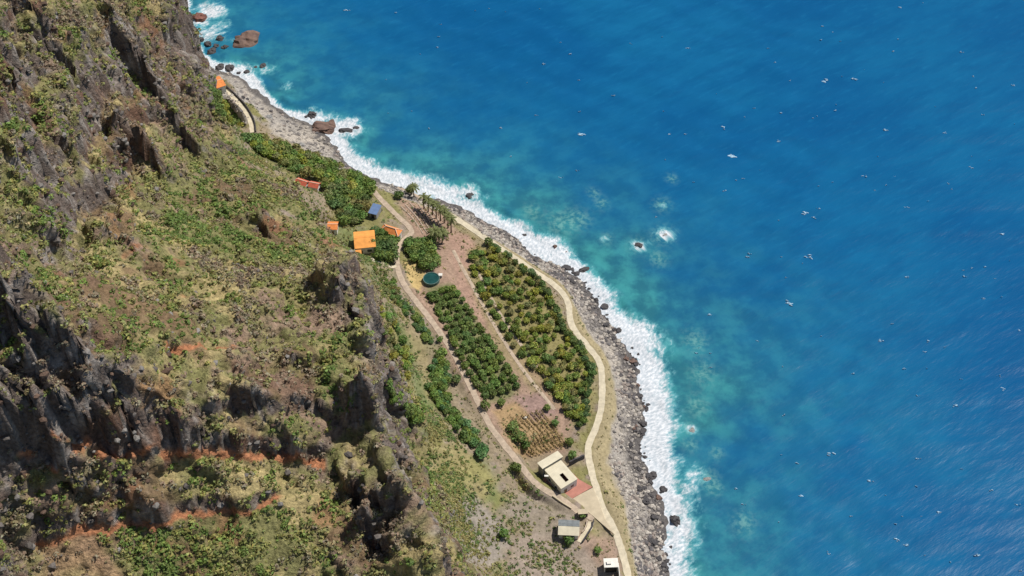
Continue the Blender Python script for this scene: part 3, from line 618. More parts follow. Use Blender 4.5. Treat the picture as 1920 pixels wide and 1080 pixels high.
def hip(root, L1, L2, h, rise, mroof, mwall=M_WHITE, ins=.4):
    b = MB(); r = min(L1, L2)/2*.98; b.v = [(0,0,h),(L1,0,h),(L1,L2,h),(0,L2,h)]
    if L1 >= L2: b.v += [(r,L2/2,h+rise),(L1-r,L2/2,h+rise)]; b.f = [(0,1,5,4),(2,3,4,5),(3,0,4),(1,2,5)]; hips = [(0,4),(3,4),(1,5),(2,5),(4,5)]
    else: b.v += [(L1/2,r,h+rise),(L1/2,L2-r,h+rise)]; b.f = [(0,1,4),(1,2,5,4),(2,3,5),(3,0,4,5)]; hips = [(0,4),(1,4),(2,5),(3,5),(4,5)]
    b.f.append((3,2,1,0)); top = b.v[:]; o = b.build('roof', mroof, root)
    for i, j in hips:
        MB().tube([Vector(top[i])+Vector((0,0,.05)), Vector(top[j])+Vector((0,0,.05))], [.15,.15], 6).build('ridge_cap', M_RIDGE, o)
    wl = MB(); shell(wl, L1, L2, ins, h-.01); wl.build('wall', mwall, root)
def house(name, label, corners, zg, h, cat='house'):
    A_, yaw, L1, L2 = rect(*corners, zg+h); o = empty(name, (A_.x, A_.y, zg), label, cat); o.rotation_euler[2] = yaw; return o, L1, L2

# farm building with the notched cream roof
o, L1, L2 = house('farm_building', 'cream flat-roofed farm building with a roof opening beside the red paving', ((1052,917),(1083,898),(1028,877)), 7.0, 4.0, 'building')
hx0, hx1, hy0, hy1 = L1*.42, L1*.62, L2*.14, L2*.52
rf = MB().box(0, L1, 0, hy0, 3.85, 4.05).build('roof', M_CREAM, o)
MB().box(0, L1, hy1, L2, 3.852, 4.052).build('roof', M_CREAM, o); MB().box(0, hx0, hy0, hy1, 3.851, 4.049).build('roof', M_CREAM, o); MB().box(hx1, L1, hy0, hy1, 3.851, 4.049).build('roof', M_CREAM, o)
wl = MB(); shell(wl, L1, L2, .12, 3.84); wl.build('wall', M_WHITE, o)
MB().box(hx0-.2, hx1+.2, hy0-.2, hy1+.2, .14, .2).build('courtyard_floor', M_REDP, o)
pr = MB(); pr.box(-.05, L1+.05, L2+.02, L2+.14, 4.06, 4.3); pr.build('parapet', M_CREAM, o)
tw = MB(); tw.box(-.5, L1+.5, L2+.2, L2+2.6, -.5, 4.9); tw.build('rear_block', M_GREYW, o)
MB().hexa([(-.8,L2-.02,5.15),(L1+.8,L2-.02,5.15),(L1+.8,L2+2.9,4.95),(-.8,L2+2.9,4.95)], [(-.8,L2-.02,5.33),(L1+.8,L2-.02,5.33),(L1+.8,L2+2.9,5.13),(-.8,L2+2.9,5.13)]).build('upper_roof', M_CREAM, o)
windows(o, [('x0', L2*.3, 1, 2.2, 1.0, 'win'), ('x0', L2*.7, 1, 2.2, 1.0, 'win'), ('y0', L1*.3, .15, 2.2, 1.1, 'door'), ('y0', L1*.7, 1.0, 2.2, 1.2, 'win')], L1, L2, .12)
# big orange house
o, L1, L2 = house('orange_roof_house', 'largest house, square bright orange tiled roof among trees', ((665,467),(705,463),(658,436)), 15.0, 3.4)
gable(o, L1, L2, 3.4, 1.0, M_ORANGE2, 'x', M_WHITE, ridge=False); windows(o, [('y0', L1*.3, 0, 2.1, 1.0, 'door'), ('y0', L1*.68, .9, 2.1, 1.6, 'win'), ('x0', L2*.5, .9, 2.0, 1.2, 'win')], L1, L2, .35)
lt = MB().hexa([(-.2,-2.0,2.5),(L1*.3,-2.0,2.5),(L1*.3,-.03,2.95),(-.2,-.03,2.95)], [(-.2,-2.0,2.62),(L1*.3,-2.0,2.62),(L1*.3,-.03,3.07),(-.2,-.03,3.07)]); lt.build('porch_roof', M_ORANGE2, o)
for px_ in (0.0, L1*.3-.3): MB().tube([(px_,-1.85,-.5),(px_,-1.85,2.55)], [.09,.09], 6).build('porch_post', M_WOOD, o)
# hip roofed house
o, L1, L2 = house('hip_roof_house', 'house with orange hipped roof and pale ridge beside the path bend', ((711,433),(746,444),(724,421)), 11.5, 3.2)
hip(o, L1, L2, 3.2, 1.5, M_ORANGE); windows(o, [('y0', L1*.35, .9, 2.1, 1.2, 'win'), ('y0', L1*.7, 0, 2.1, 1.0, 'door'), ('x1', L2*.5, .9, 2.0, 1.2, 'win')], L1, L2, .4)
# small house at cliff foot
o, L1, L2 = house('small_orange_house', 'small house with orange roof against the cliff foot', ((613,431),(633,431),(610,416)), 17.0, 2.9)
gable(o, L1, L2, 2.9, .9, M_ORANGE, 'x'); windows(o, [('y0', L1*.5, 0, 2.0, .9, 'door'), ('x1', L2*.5, .9, 1.9, .9, 'win')], L1, L2, .35)
an = MB(); an.box(-1.7, -.1, -2.6, .2, -.5, 2.2); an.build('annex', M_WHITE, o); MB().box(-1.85, .0, -2.75, .3, 2.2, 2.34).build('annex_roof', M_WHITE, o)
# two red roofs
for i, cn in enumerate((((552,343),(573,350),(549,330)), ((577,350),(596,354),(575,338)))):
    o, L1, L2 = house('red_roof_house', ('left red-roofed house of the pair half hidden behind the ridge', 'right red-roofed house of the pair half hidden behind the ridge')[i], cn, 14.5-.3*i, 3.2); o['group'] = 'pair of red-roofed houses'
    gable(o, L1, L2, 3.2, 1.0, M_REDT, 'x'); windows(o, [('y0', L1*.5, 0, 2.0, .9, 'door'), ('x1', L2*.5, .9, 2.0, .9, 'win')], L1, L2, .35)
# blue shed
o, L1, L2 = house('blue_roof_shed', 'shed with a blue-grey sheet roof beside the inland path', ((690,399),(706,403),(686,379)), 11.5, 2.6, 'shed')
MB().hexa([(0,0,2.5),(L1,0,2.5),(L1,L2,3.0),(0,L2,3.0)], [(0,0,2.6),(L1,0,2.6),(L1,L2,3.1),(0,L2,3.1)]).build('roof', M_BLUE, o)
wl = MB(); shell(wl, L1, L2, .25, 2.48, .15); wl.build('wall', M_GREYW, o); windows(o, [('y0', L1*.5, 0, 2.0, 1.2, 'open')], L1, L2, .25)
# house on the far beach
o, L1, L2 = house('beach_house', 'lone orange-roofed house above the far pebble beach', ((402,168),(424,160),(384,152)), 9.5, 3.0)
gable(o, L1, L2, 3.0, .9, M_ORANGE, 'x'); windows(o, [('y0', L1*.5, 0, 2.0, .9, 'door'), ('x1', L2*.5, .9, 2.0, 1.0, 'win')], L1, L2, .35)
# low house near the plaza
o, L1, L2 = house('low_cottage', 'low cottage with half grey, half cream roof below the plaza', ((1046,1003),(1086,1005),(1056,975)), 9.0, 2.6, 'cottage')
gable(o, L1, L2, 2.6, .8, M_CREAM, 'x', M_WHITE, m2=M_SLATE, ridge=False); windows(o, [('y0', L1*.3, 0, 1.95, .9, 'door'), ('y0', L1*.7, .9, 1.9, 1.0, 'win')], L1, L2, .35)
# white house at the bottom
o, L1, L2 = house('white_house', 'small white flat-roofed house with dark opening at the bottom edge', ((1133,1064),(1160,1063),(1131,1047)), 6.4, 3.2)
MB().box(0, L1, 0, L2, 3.0, 3.2).build('roof', M_WHITE, o); wl = MB(); shell(wl, L1, L2, .15, 2.99); wl.build('wall', M_WHITE, o)
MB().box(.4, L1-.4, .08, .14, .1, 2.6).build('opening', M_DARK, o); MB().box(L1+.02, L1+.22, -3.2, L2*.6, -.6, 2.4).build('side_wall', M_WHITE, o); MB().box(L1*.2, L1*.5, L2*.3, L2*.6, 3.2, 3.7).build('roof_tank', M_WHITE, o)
# hut at the plaza corner
o, L1, L2 = house('concrete_hut', 'tiny concrete hut with dark doorway at the corner of the plaza', ((1084,964),(1103,963),(1081,955)), 6.6, 2.3, 'hut')
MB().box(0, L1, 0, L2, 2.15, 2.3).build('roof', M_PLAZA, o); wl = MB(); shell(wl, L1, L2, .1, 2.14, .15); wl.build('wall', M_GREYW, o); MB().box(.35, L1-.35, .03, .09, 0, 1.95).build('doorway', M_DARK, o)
# walled ramp beside the cottage
rp = [(1108,980),(1104,992),(1094,1006),(1086,1020)]
strip_mesh('path', dense(catmull([list(pix(u, v)) for u, v in rp], 4), .8), .9, M_PATH)
def wall_line(px, h, wd, m, label, st=1.0, name='stone_wall'):
    pts = dense(catmull([list(pix(u, v)) for u, v in px], 4), st); V = []; F = []; base = pts.mean(0); bz = gz(*base)
    for i, pnt in enumerate(pts):
        t = pts[min(i+1, len(pts)-1)] - pts[max(i-1, 0)]; t = t/np.linalg.norm(t); nr = np.array([-t[1], t[0]])*wd/2; z = gz(*pnt); hh_ = h*random.uniform(.92, 1.08)
        for q, zz_ in ((pnt+nr, z-.6), (pnt+nr, z+hh_), (pnt-nr, z+hh_), (pnt-nr, z-.6)): V.append((q[0]-base[0], q[1]-base[1], zz_-bz))
    for i in range(len(pts)-1):
        for j in range(4): F.append((i*4+j, i*4+(j+1) % 4, i*4+4+(j+1) % 4, i*4+4+j))
    e = (len(pts)-1)*4; F += [(3,2,1,0), (e, e+1, e+2, e+3)]
    me = bpy.data.meshes.new(name); me.from_pydata(V, [], F); me.materials.append(m); o = link(name, me, None, (base[0], base[1], bz)); return tag(o, label, 'wall')
wall_line([(1113,978),(1109,992),(1099,1008),(1090,1022)], 1.3, .3, M_DSTONE, 'dark wall along the seaward side of the cottage ramp')
wall_line([(1101,978),(1097,992),(1089,1003)], .9, .3, M_STONE, 'pale wall between the cottage and its ramp')
wall_line([(1067,873),(1082,866),(1097,859)], 2.2, .45, M_DSTONE, 'dark basalt wall from the farm building to the coast path')
wall_line([(1036,932),(1052,943),(1075,957)], .6, .4, M_PLAZA, 'low tan wall along the inland path above the plaza')
wall_line([(425,165),(445,183),(463,203),(477,228),(480,250)], 1.0, .4, M_DSTONE, 'dark retaining wall beside the far beach path')
# water tank
c = at(809, 526, 11.0); o = empty('water_tank', (c[0], c[1], 11.0), 'round tank of dark green water beside the orchard', 'tank')
K = 28; R1, R2, Ht = 3.0, 2.75, 1.3; b = MB()
for r, z in ((R1,-.4),(R1,Ht),(R2,Ht),(R2,.2)): b.v += [(r*math.cos(2*math.pi*q/K), r*math.sin(2*math.pi*q/K), z) for q in range(K)]
for j in range(3): b.f += [(j*K+q, j*K+(q+1) % K, j*K+K+(q+1) % K, j*K+K+q) for q in range(K)]
b.build('wall', plain('tank_render', (.10,.16,.14), .8, 2, .2), o); MB().poly([(R2*math.cos(2*math.pi*q/K), R2*math.sin(2*math.pi*q/K), Ht-.2) for q in range(K)]).build('water', M_TANKW, o)
c = at(826, 519, 11.0); o = empty('pump_box', (c[0], c[1], gz(c[0], c[1])), 'small white pump box beside the round tank', 'box'); MB().box(-.6,.6,-.45,.45,-.2,1.1).build('cabinet', M_WHITE, o); MB().hexa([(-.7,-.55,1.1),(.7,-.55,1.1),(.7,.55,1.25),(-.7,.55,1.25)], [(-.7,-.55,1.2),(.7,-.55,1.2),(.7,.55,1.35),(-.7,.55,1.35)]).build('lid', M_WHITE, o); MB().box(-.35,.35,-.48,-.455,.1,.95).build('door', M_STEEL, o)
c = at(1025, 905, 7.1); o = empty('lamp_post', (c[0], c[1], 7.05), 'thin pale lamp post in front of the farm building', 'lamp post'); MB().tube([(0,0,-.3),(0,0,3.8)], [.09,.06], 8).build('pole', M_STEEL, o); MB().box(-.8,.5,-.3,.3,3.8,4.0).build('lamp_head', M_WHITE, o); MB().box(-.18,.18,-.18,.18,-.1,.25).build('base', M_GREYW, o)
for i, (u, v, lb) in enumerate(((838,603,'small white crate standing among the dark orchard trees'),(985,786,'small white crate on the bare plot above the vines'))):
    c = pix(u, v); o = empty('crate', (c.x, c.y, gz(c.x, c.y)), lb, 'crate'); b = MB(); b.box(-.5,.5,-.35,-.29,-.1,.7); b.box(-.5,.5,.29,.35,-.1,.7); b.box(-.5,-.44,-.288,.288,-.1,.7); b.box(.44,.5,-.288,.288,-.1,.7); b.build('side', M_WHITE, o); MB().box(-.438,.438,-.286,.286,-.1,.55).build('contents', M_WHITE, o)

# ------------------------------------------------------------------ plants
ORD = ['first','second','third','fourth','fifth','sixth','seventh','eighth','ninth','tenth','eleventh','twelfth','thirteenth','fourteenth','fifteenth','sixteenth','seventeenth','eighteenth','nineteenth','twentieth']
TENS = ['','','twenty','thirty','forty','fifty','sixty','seventy','eighty','ninety']
def ordn(i):
    if i < 20: return ORD[i]
    k = i+1; pre = ''
    if k > 100: return 'hundred-and-' + ORD[k-101]
    if k == 100: return 'hundredth'
    t, r = divmod(k, 10); return TENS[t][:-1]+'ieth' if r == 0 else TENS[t]+'-'+ORD[r-1]
def leaf_cloud(nq, size, seed, lump=.28, flat=.85, lo=.55, fill=.35):
    r = np.random.default_rng(seed); nl = 9
    ld = r.normal(size=(nl, 3)); ld /= np.linalg.norm(ld, axis=1)[:, None]; ld[:, 2] = abs(ld[:, 2])*.9
    d = r.normal(size=(nq, 3)); d /= np.linalg.norm(d, axis=1)[:, None]; d[:, 2] = np.where(d[:, 2] < -.45, -d[:, 2], d[:, 2])
    bl = np.max(np.exp(-(1-d @ ld.T)*7), axis=1); rad = (1-lump + lump*1.5*bl)*np.where(r.random(nq) < fill, r.uniform(lo, .95, nq), r.uniform(.88, 1.08, nq))
    c = d*rad[:, None]*np.array([1, 1, flat]); nr = d*.9 + r.normal(size=(nq, 3))*.55; nr /= np.linalg.norm(nr, axis=1)[:, None]
    t = np.cross(nr, r.normal(size=(nq, 3))); t /= np.linalg.norm(t, axis=1)[:, None]; b = np.cross(nr, t); s = size*r.uniform(.6, 1.3, nq)[:, None]
    V = np.stack([c-t*s, c-b*s*.65, c+t*s, c+b*s*.65], 1).reshape(-1, 3); F = np.arange(nq*4).reshape(-1, 4)
    tone = np.repeat(.62 + .75*r.random(nq), 4); colr = np.stack([tone*(1+.15*np.repeat(r.normal(size=nq), 4).clip(-1, 1)), tone, tone*.9], -1)
    return V, F, colr.clip(.2, 2)
CROWN = []
for i in range(6):
    V, F, c = leaf_cloud(300, .20, 100+i); CROWN.append(mesh_np('crown', V, F, M_LEAF, c))
def trunk_mesh(sd):
    r = random.Random(sd); b = MB(); b.tube([(0,0,-.6),(.02,.03,.3),(.06*r.uniform(-1,1),.05,1.0)], [.10,.085,.06], 6)
    for k_ in range(3):
        g = k_*2.1+r.random(); b.tube([(0,.03,.75),(.35*math.cos(g),.35*math.sin(g),1.25),(.55*math.cos(g),.55*math.sin(g),1.65)], [.05,.035,.02], 5)
    me = bpy.data.meshes.new('trunk'); me.from_pydata(b.v, [], b.f); me.materials.append(M_BARK); me.update(); return me
TRUNK = [trunk_mesh(i) for i in range(4)]
def tree(x, y, r, h, col, name, label, cat, group, z=None):
    z = gz(x, y) if z is None else z; o = empty(name, (x, y, z), label, cat, group); o.rotation_euler[2] = random.uniform(0, 6.28)
    t = link('trunk', random.choice(TRUNK), o); t.scale = (h*.55, h*.55, h*.55)
    c = link('crown', random.choice(CROWN), o, (0, 0, h-r*.72)); c.scale = (r*random.uniform(.9, 1.12), r*random.uniform(.9, 1.12), r*random.uniform(.8, 1.0)); c.rotation_euler[2] = random.uniform(0, 6.28)
    v = random.uniform(.8, 1.22); c.color = (col[0]*v*random.uniform(.85, 1.15), col[1]*v, col[2]*v*random.uniform(.8, 1.2), 1); return o
def lerp_poly(px, t):
    px = np.array(px, float); L = np.concatenate([[0], np.cumsum(np.hypot(*np.diff(px, axis=0).T))]); s = t*L[-1]; return np.array([np.interp(s, L, px[:, 0]), np.interp(s, L, px[:, 1])])
DKG = (.150,.215,.060); YLG = (.285,.305,.065); MDG = (.180,.260,.070); BLG = (.115,.172,.062); OLG = (.245,.245,.095)
LA, RA = [(803,550),(838,618),(872,684),(914,752)], [(848,540),(888,600),(930,660),(970,732)]
for r in range(5):
    m_ = 17
    for k_ in range(m_):
        q = lerp_poly(LA, (k_+.3+.4*random.random())/m_)*(1-r/4.0) + lerp_poly(RA, (k_+.3+.4*random.random())/m_)*(r/4.0); g = pix(q[0]+random.uniform(-2,2), q[1]+random.uniform(-1.5,1.5))
        tree(g.x, g.y, random.uniform(1.15, 1.75), random.uniform(1.8, 2.5), DKG if random.random() < .75 else MDG, 'orchard_tree', 'dark green orchard tree, %s down the %s row from the inland path' % (ordn(k_), ORD[r]), 'tree', 'dark orchard trees below the tank')
LB, RB = [(878,482),(905,545),(950,625),(1000,690),(1075,782)], [(925,468),(1010,530),(1045,600),(1085,665),(1095,720),(1090,795)]
for r in range(8):
    m_ = 24
    for k_ in range(m_):
        tt = (k_+.2+.6*random.random())/m_; q = lerp_poly(LB, tt)*(1-r/7.0) + lerp_poly(RB, tt)*(r/7.0); q += np.array([random.uniform(-4,4), random.uniform(-3,3)])
        if random.random() < .06: continue
        g = pix(*q); cl = random.choice((YLG, YLG, YLG, MDG, OLG, DKG))
        tree(g.x, g.y, random.uniform(1.0, 1.85), random.uniform(1.6, 2.4), cl, 'orchard_tree', 'yellow-green orchard tree, %s down the %s row from the dirt track' % (ordn(k_), ORD[r]), 'tree', 'yellow-green orchard trees beside the coast path')
HC = [(918,458),(948,478),(975,497),(1006,520),(1030,545),(1048,585),(1058,612),(1085,645),(1104,668),(1113,700),(1110,740),(1104,775),(1093,800)]
for k_ in range(44):
    q = lerp_poly(HC, k_/43); g = pix(q[0]-5+random.uniform(-5,3), q[1]+2+random.uniform(-3,3))
    tree(g.x, g.y, random.uniform(1.0, 1.75), random.uniform(1.8, 2.8), BLG if random.random() < .7 else DKG, 'hedge_tree', 'dark leafy tree in the windbreak along the coast path, %s from the top' % ordn(k_), 'tree', 'windbreak trees along the coast path')
def fill(px, cnt, rr, hr, cols, name, label, cat, group, sep=5):
    xs = [p_[0] for p_ in px]; ys = [p_[1] for p_ in px]; pts = []; tries = 0
    while len(pts) < cnt and tries < cnt*60:
        tries += 1; u, v = random.uniform(min(xs), max(xs)), random.uniform(min(ys), max(ys))
        if not inpoly(np.array([u]), np.array([v]), px)[0] or any(abs(u-a_)**2+(1.3*(v-b_))**2 < sep*sep for a_, b_ in pts): continue
        pts.append((u, v))
    for i, (u, v) in enumerate(sorted(pts)):
        g = pix(u, v); tree(g.x, g.y, random.uniform(*rr), random.uniform(*hr), random.choice(cols), name, label + ', %s from the left' % ordn(i), cat, group)
fill([(455,258),(480,262),(560,288),(640,318),(700,350),(690,372),(650,375),(600,340),(545,318),(490,290)], 105, (1.6,2.8), (2.4,4.2), (DKG,MDG,MDG,YLG,OLG), 'leafy_tree', 'leafy tree in the dense green belt behind the beach', 'tree', 'trees of the green belt behind the beach', 8)
fill([(600,350),(690,375),(690,400),(665,430),(640,420),(630,400)], 36, (1.4,2.6), (2.2,4.0), (DKG,MDG,OLG,BLG), 'leafy_tree', 'leafy tree between the red roofs and the blue shed', 'tree', 'trees above the houses', 9)
fill([(705,440),(740,450),(742,490),(710,492),(700,470)], 14, (1.8,2.8), (3.0,4.6), (DKG,BLG), 'garden_tree', 'dark garden tree beside the two orange houses', 'tree', 'garden trees by the orange houses', 10)
fill([(762,455),(810,455),(825,500),(800,510),(765,480)], 24, (1.5,2.4), (2.4,3.8), (DKG,MDG,MDG), 'garden_tree', 'bushy tree in the clump above the round tank', 'tree', 'tree clump above the tank', 9)
fill([(385,172),(410,182),(440,215),(455,240),(430,235),(400,205)], 24, (1.5,2.4), (2.0,3.2), (DKG,MDG,YLG), 'leafy_tree', 'leafy bush on the bank behind the far beach path', 'bush', 'bushes behind the far beach path', 8)
fill([(818,660),(835,665),(842,760),(925,860),(905,860),(840,790),(800,730)], 60, (1.1,2.0), (1.6,2.6), (MDG,DKG,(.11,.21,.075)), 'bank_bush', 'lush green bush on the bank below the inland path', 'bush', 'bushes on the bank inland of the path', 7)
fill([(710,575),(735,590),(770,680),(765,715),(745,690),(720,630)], 30, (1.1,1.9), (1.5,2.4), (YLG,OLG,MDG), 'bank_bush', 'olive bush in the strip at the foot of the rock face', 'bush', 'bushes at the foot of the rock face', 7)
fill([(725,715),(760,760),(800,790),(775,795),(735,750)], 18, (1.2,1.9), (1.6,2.4), (MDG,DKG), 'bank_bush', 'green bush on the grassy slope below the rock edge', 'bush', 'bushes on the grassy slope', 8)
fill([(700,500),(735,520),(770,585),(745,575),(715,540)], 34, (.7,1.3), (.9,1.6), (MDG,OLG,DKG), 'bank_bush', 'low bush on the bank below the houses', 'bush', 'low bushes below the houses', 5)
fill([(735,540),(790,600),(815,650),(795,640),(750,575)], 26, (.8,1.4), (1.0,1.8), (MDG,(.12,.20,.08)), 'bank_bush', 'low green bush in the strip just above the inland path', 'bush', 'low bushes above the inland path', 6)
for u, v, r, lb in [(856,716,1.7,'round green bush alone beside the inland path'),(968,882,1.9,'dark bush against the inland path above the farm building'),(975,825,2.2,'largest dark bush on the vine plot'),(962,806,1.9,'upper left dark bush on the vine plot'),(985,840,1.7,'lower dark bush on the vine plot'),(1072,858,1.6,'yellow-green bush beside the dark basalt wall'),(1068,832,1.5,'dark shrub on the field corner by the coast path'),(1040,797,1.3,'dark shrub at the upper edge of the vines'),(1026,768,1.2,'dark shrub on the bare plot margin'),(1066,1018,1.6,'green bush in front of the low cottage'),(1092,970,1.2,'green bush behind the low cottage'),(944,1005,1.6,'green bush on the scree slope'),(1120,1035,1.3,'green bush between cottage ramp and white house'),(770,362,1.9,'dark round tree at the top of the terraces'),(748,372,2.0,'bushy tree beside the top of the inland path'),(910,765,1.6,'dark bush at the lower end of the dark orchard'),(940,760,1.5,'dark bush on the lower orchard edge'),(825,640,1.2,'pale bush at the orchard margin'),(870,820,1.8,'dark bush low on the bank'),(858,1050,1.8,'green bush beside the bare scree')]:
    g = pix(u, v); tree(g.x, g.y, r, r*1.5, random.choice((DKG, MDG, BLG)), 'bush', lb, 'bush', None)
# palms
def frond_cloud(sd):
    r = random.Random(sd); V = []; F = []
    for k_ in range(26):
        g = k_*2.399+r.uniform(-.2,.2); el = r.uniform(-.25, 1.05); L = r.uniform(2.3, 3.0); pts = []
        for j in range(7):
            t = j/6; hr = L*t*math.cos(el*(1-.5*t)); zz_ = L*t*math.sin(el) - 1.9*t*t; pts.append(Vector((hr*math.cos(g), hr*math.sin(g), zz_)))
        sd_ = Vector((-math.sin(g), math.cos(g), 0))
        for j in range(6):
            wd = .42*math.sin(math.pi*(j+.8)/7.2); 
            for s_ in (-1, 1):
                i0 = len(V); a_, b_ = pts[j], pts[j+1]; tip = sd_*s_*wd - Vector((0,0,.16)); V += [a_, b_*.6+a_*.4, b_*.7+a_*.3+tip, a_*.55+b_*.45+tip]; F.append((i0, i0+1, i0+2, i0+3))
                i0 = len(V); V += [b_*.6+a_*.4, b_, b_+(b_-a_)*.3+tip*.95, b_*.8+a_*.2+tip]; F.append((i0, i0+1, i0+2, i0+3))
    V = np.array([tuple(q) for q in V]); t = np.repeat(np.array([.7+.6*r.random() for _ in F]), 4); return mesh_np('crown', V, np.array(F), M_LEAF, np.stack([t, t, t*.9], -1))
PALMC = [frond_cloud(i) for i in range(3)]
def palm_trunk(h):
    b = MB(); b.tube([(0,0,-.5),(.02,0,.0),(.08,.03,h*.4),(.16,.02,h*.75),(.2,0,h)], [.36,.28,.2,.19,.24], 8); return b
PALMS = [(795,392,6.5),(803,398,7),(811,403,6.5),(818,409,7.2),(826,414,6.8),(833,419,7),(840,428,7),(846,437,7.6),(776,370,5.5)]
PLB = ['palm at the sea end of the row, tallest group beside the coast path start']
for i, (u, v, h) in enumerate(PALMS+[(815,452,5.0),(829,456,5.6)]):
    g = pix(u, v); lb = 'palm tree in the row beside the terraces, %s from its upper end' % ordn(i) if i < 8 else ('short palm standing apart above the row' if i == 8 else ('left palm of the pair above the tree clump', 'right palm of the pair above the tree clump')[i-9])
    z = gz(g.x, g.y); o = empty('palm_tree', (g.x, g.y, z), lb, 'palm', 'palms between terraces and coast path'); palm_trunk(h).build('trunk', M_BARK, o)
    c = link('crown', PALMC[i % 3], o, (.2, 0, h)); s_ = random.uniform(.9, 1.1)*(1.15 if i > 8 else .8); c.scale = (s_, s_, s_); c.rotation_euler[2] = random.uniform(0, 6); c.color = (.16, .18, .07, 1)
# vine rows
def row_mesh(L, wd, h, nq, sd, flatc=(1,1,1)):
    r = np.random.default_rng(sd); c = np.stack([r.uniform(0, L, nq), r.normal(0, wd*.4, nq), h*(.35+.65*r.random(nq))], -1); t = r.normal(size=(nq, 3)); t /= np.linalg.norm(t, axis=1)[:, None]; b = np.cross(t, r.normal(size=(nq, 3))); b /= np.linalg.norm(b, axis=1)[:, None]; s = .16*r.uniform(.6, 1.4, nq)[:, None]
    V = np.stack([c-t*s, c-b*s, c+t*s, c+b*s], 1).reshape(-1, 3); tn = np.repeat(.6+.8*r.random(nq), 4); return mesh_np('foliage', V, np.arange(nq*4).reshape(-1, 4), M_LEAF, np.stack([tn, tn, tn], -1))
for i in range(10):
    t = i/9; a_ = pix(935+t*78, 792-t*22+ (6 if i < 3 else 0)); b_ = pix(1003+t*58, 858-t*20); a_ = a_ if i > 2 else a_.lerp(b_, .25)
    L = (b_-a_).xy.length; z = gz(a_.x, a_.y); zb = gz(b_.x, b_.y); o = empty('vine_row', (a_.x, a_.y, z), 'staked vine row, %s from the inland path' % ordn(i), 'vine row', 'vine rows above the farm building'); o.rotation_euler = (0, -math.atan2(zb-z, L), math.atan2(b_.y-a_.y, b_.x-a_.x))
    f = link('foliage', row_mesh(L, .3, 1.0, int(L*22), i), o); f.color = (.30, .23, .09, 1)
    for q in range(int(L/3)+1): MB().tube([(q*3,0,-.5),(q*3,0,1.25)], [.05,.04], 5).build('post', M_WOOD, o)
# terrace walls above the palms
for i in range(6):
    t = i/5; wall_line([(752+t*38, 388-t*18), (775+t*36, 412-t*16), (795+t*34, 442-t*14)], .28, .35, M_STONE, 'low stone terrace wall, %s from the inland path' % ORD[i], 1.5, 'terrace_wall')['group'] = 'terrace walls above the palms'

# ------------------------------------------------------------------ scrub, herbs, cobbles (masses)
tri = np.concatenate([P3[Q[:, 1]]-P3[Q[:, 0]]]); n_ = np.cross(P3[Q[:, 1]]-P3[Q[:, 0]], P3[Q[:, 3]]-P3[Q[:, 0]]); ar = np.linalg.norm(n_, axis=1); nz = n_[:, 2]/np.maximum(ar, 1e-9)
Qc = P3[Q].mean(1); nbq = nb[:-1, :-1].ravel(); naq = na[:-1, :-1].ravel(); redq = RED[:-1, :-1].ravel(); patchy = fbm(GX/11+300, GY/11, Z/11, oct=3)[:-1, :-1].ravel()
toc = Qc - np.array([0, 0, CAM_H]); toc /= np.linalg.norm(toc, axis=1)[:, None]
# keep only ground a camera near this one can look at
uu = 960 + FPX*toc[:, 0]/(toc[:, 1]*CP - toc[:, 2]*SP); vv_ = 540 - FPX*(toc[:, 1]*SP + toc[:, 2]*CP)/(toc[:, 1]*CP - toc[:, 2]*SP)
near = (uu > -260) & (uu < 1500) & (vv_ > -220) & (vv_ < 1300)
def scatter(weights, cnt, sizes, palette, protos, name, label, cat, zs=.8, sink=.25, m=M_SCRUB, bias=None):
    wq = weights/weights.sum(); pick = rng.choice(len(Q), cnt, p=wq); fr_ = rng.random((cnt, 2)); a0, a1, a3 = P3[Q[pick, 0]], P3[Q[pick, 1]], P3[Q[pick, 3]]
    pos = a0 + (a1-a0)*fr_[:, :1] + (a3-a0)*fr_[:, 1:]; sz = sizes[0] + (sizes[1]-sizes[0])*rng.random(cnt)**2.2; ang = rng.random(cnt)*6.283
    pal = np.array(palette); pc = pal[np.clip(((fbm(pos[:, 0]/8, pos[:, 1]/8, pos[:, 2]/8, oct=2)*.9+.45+(0 if bias is None else bias[pick]))*len(pal) + rng.normal(0, .9, cnt)).astype(int), 0, len(pal)-1)]*rng.uniform(.75, 1.25, (cnt, 1))
    VV, FFs, CCs = [], [], []; base = 0; which = rng.integers(0, len(protos), cnt)
    for k_, (pv, pf, pcx) in enumerate(protos):
        s_ = np.nonzero(which == k_)[0]; ca, sa = np.cos(ang[s_]), np.sin(ang[s_]); z3 = sz[s_][:, None]
        x = (pv[None, :, 0]*ca[:, None] - pv[None, :, 1]*sa[:, None])*z3; y = (pv[None, :, 0]*sa[:, None] + pv[None, :, 1]*ca[:, None])*z3; z = pv[None, :, 2]*z3*zs
        v3 = np.stack([x+pos[s_, 0][:, None], y+pos[s_, 1][:, None], z+pos[s_, 2][:, None]+sink*z3], -1); VV.append(v3.reshape(-1, 3))
        FFs.append((pf[None]+(np.arange(len(s_))*len(pv))[:, None, None]).reshape(-1, pf.shape[1]) + base); base += v3.shape[0]*v3.shape[1]
        CCs.append((pc[s_][:, None, :]*pcx[None]).reshape(-1, 3))
    me = mesh_np(name, np.vstack(VV), np.vstack(FFs), m, np.vstack(CCs).clip(.005, .9)); return tag(link(name, me), label, cat, kind='stuff')
PB = [leaf_cloud(20, .43, 500+i, flat=.8) for i in range(4)]; PH = [leaf_cloud(12, .5, 600+i, flat=.8) for i in range(2)]
pd = np.full(GX.shape, 99.0)
for pl in (coast3, inland3, north3): pd = np.minimum(pd, polydist(GX, GY, pl[::3])[0])
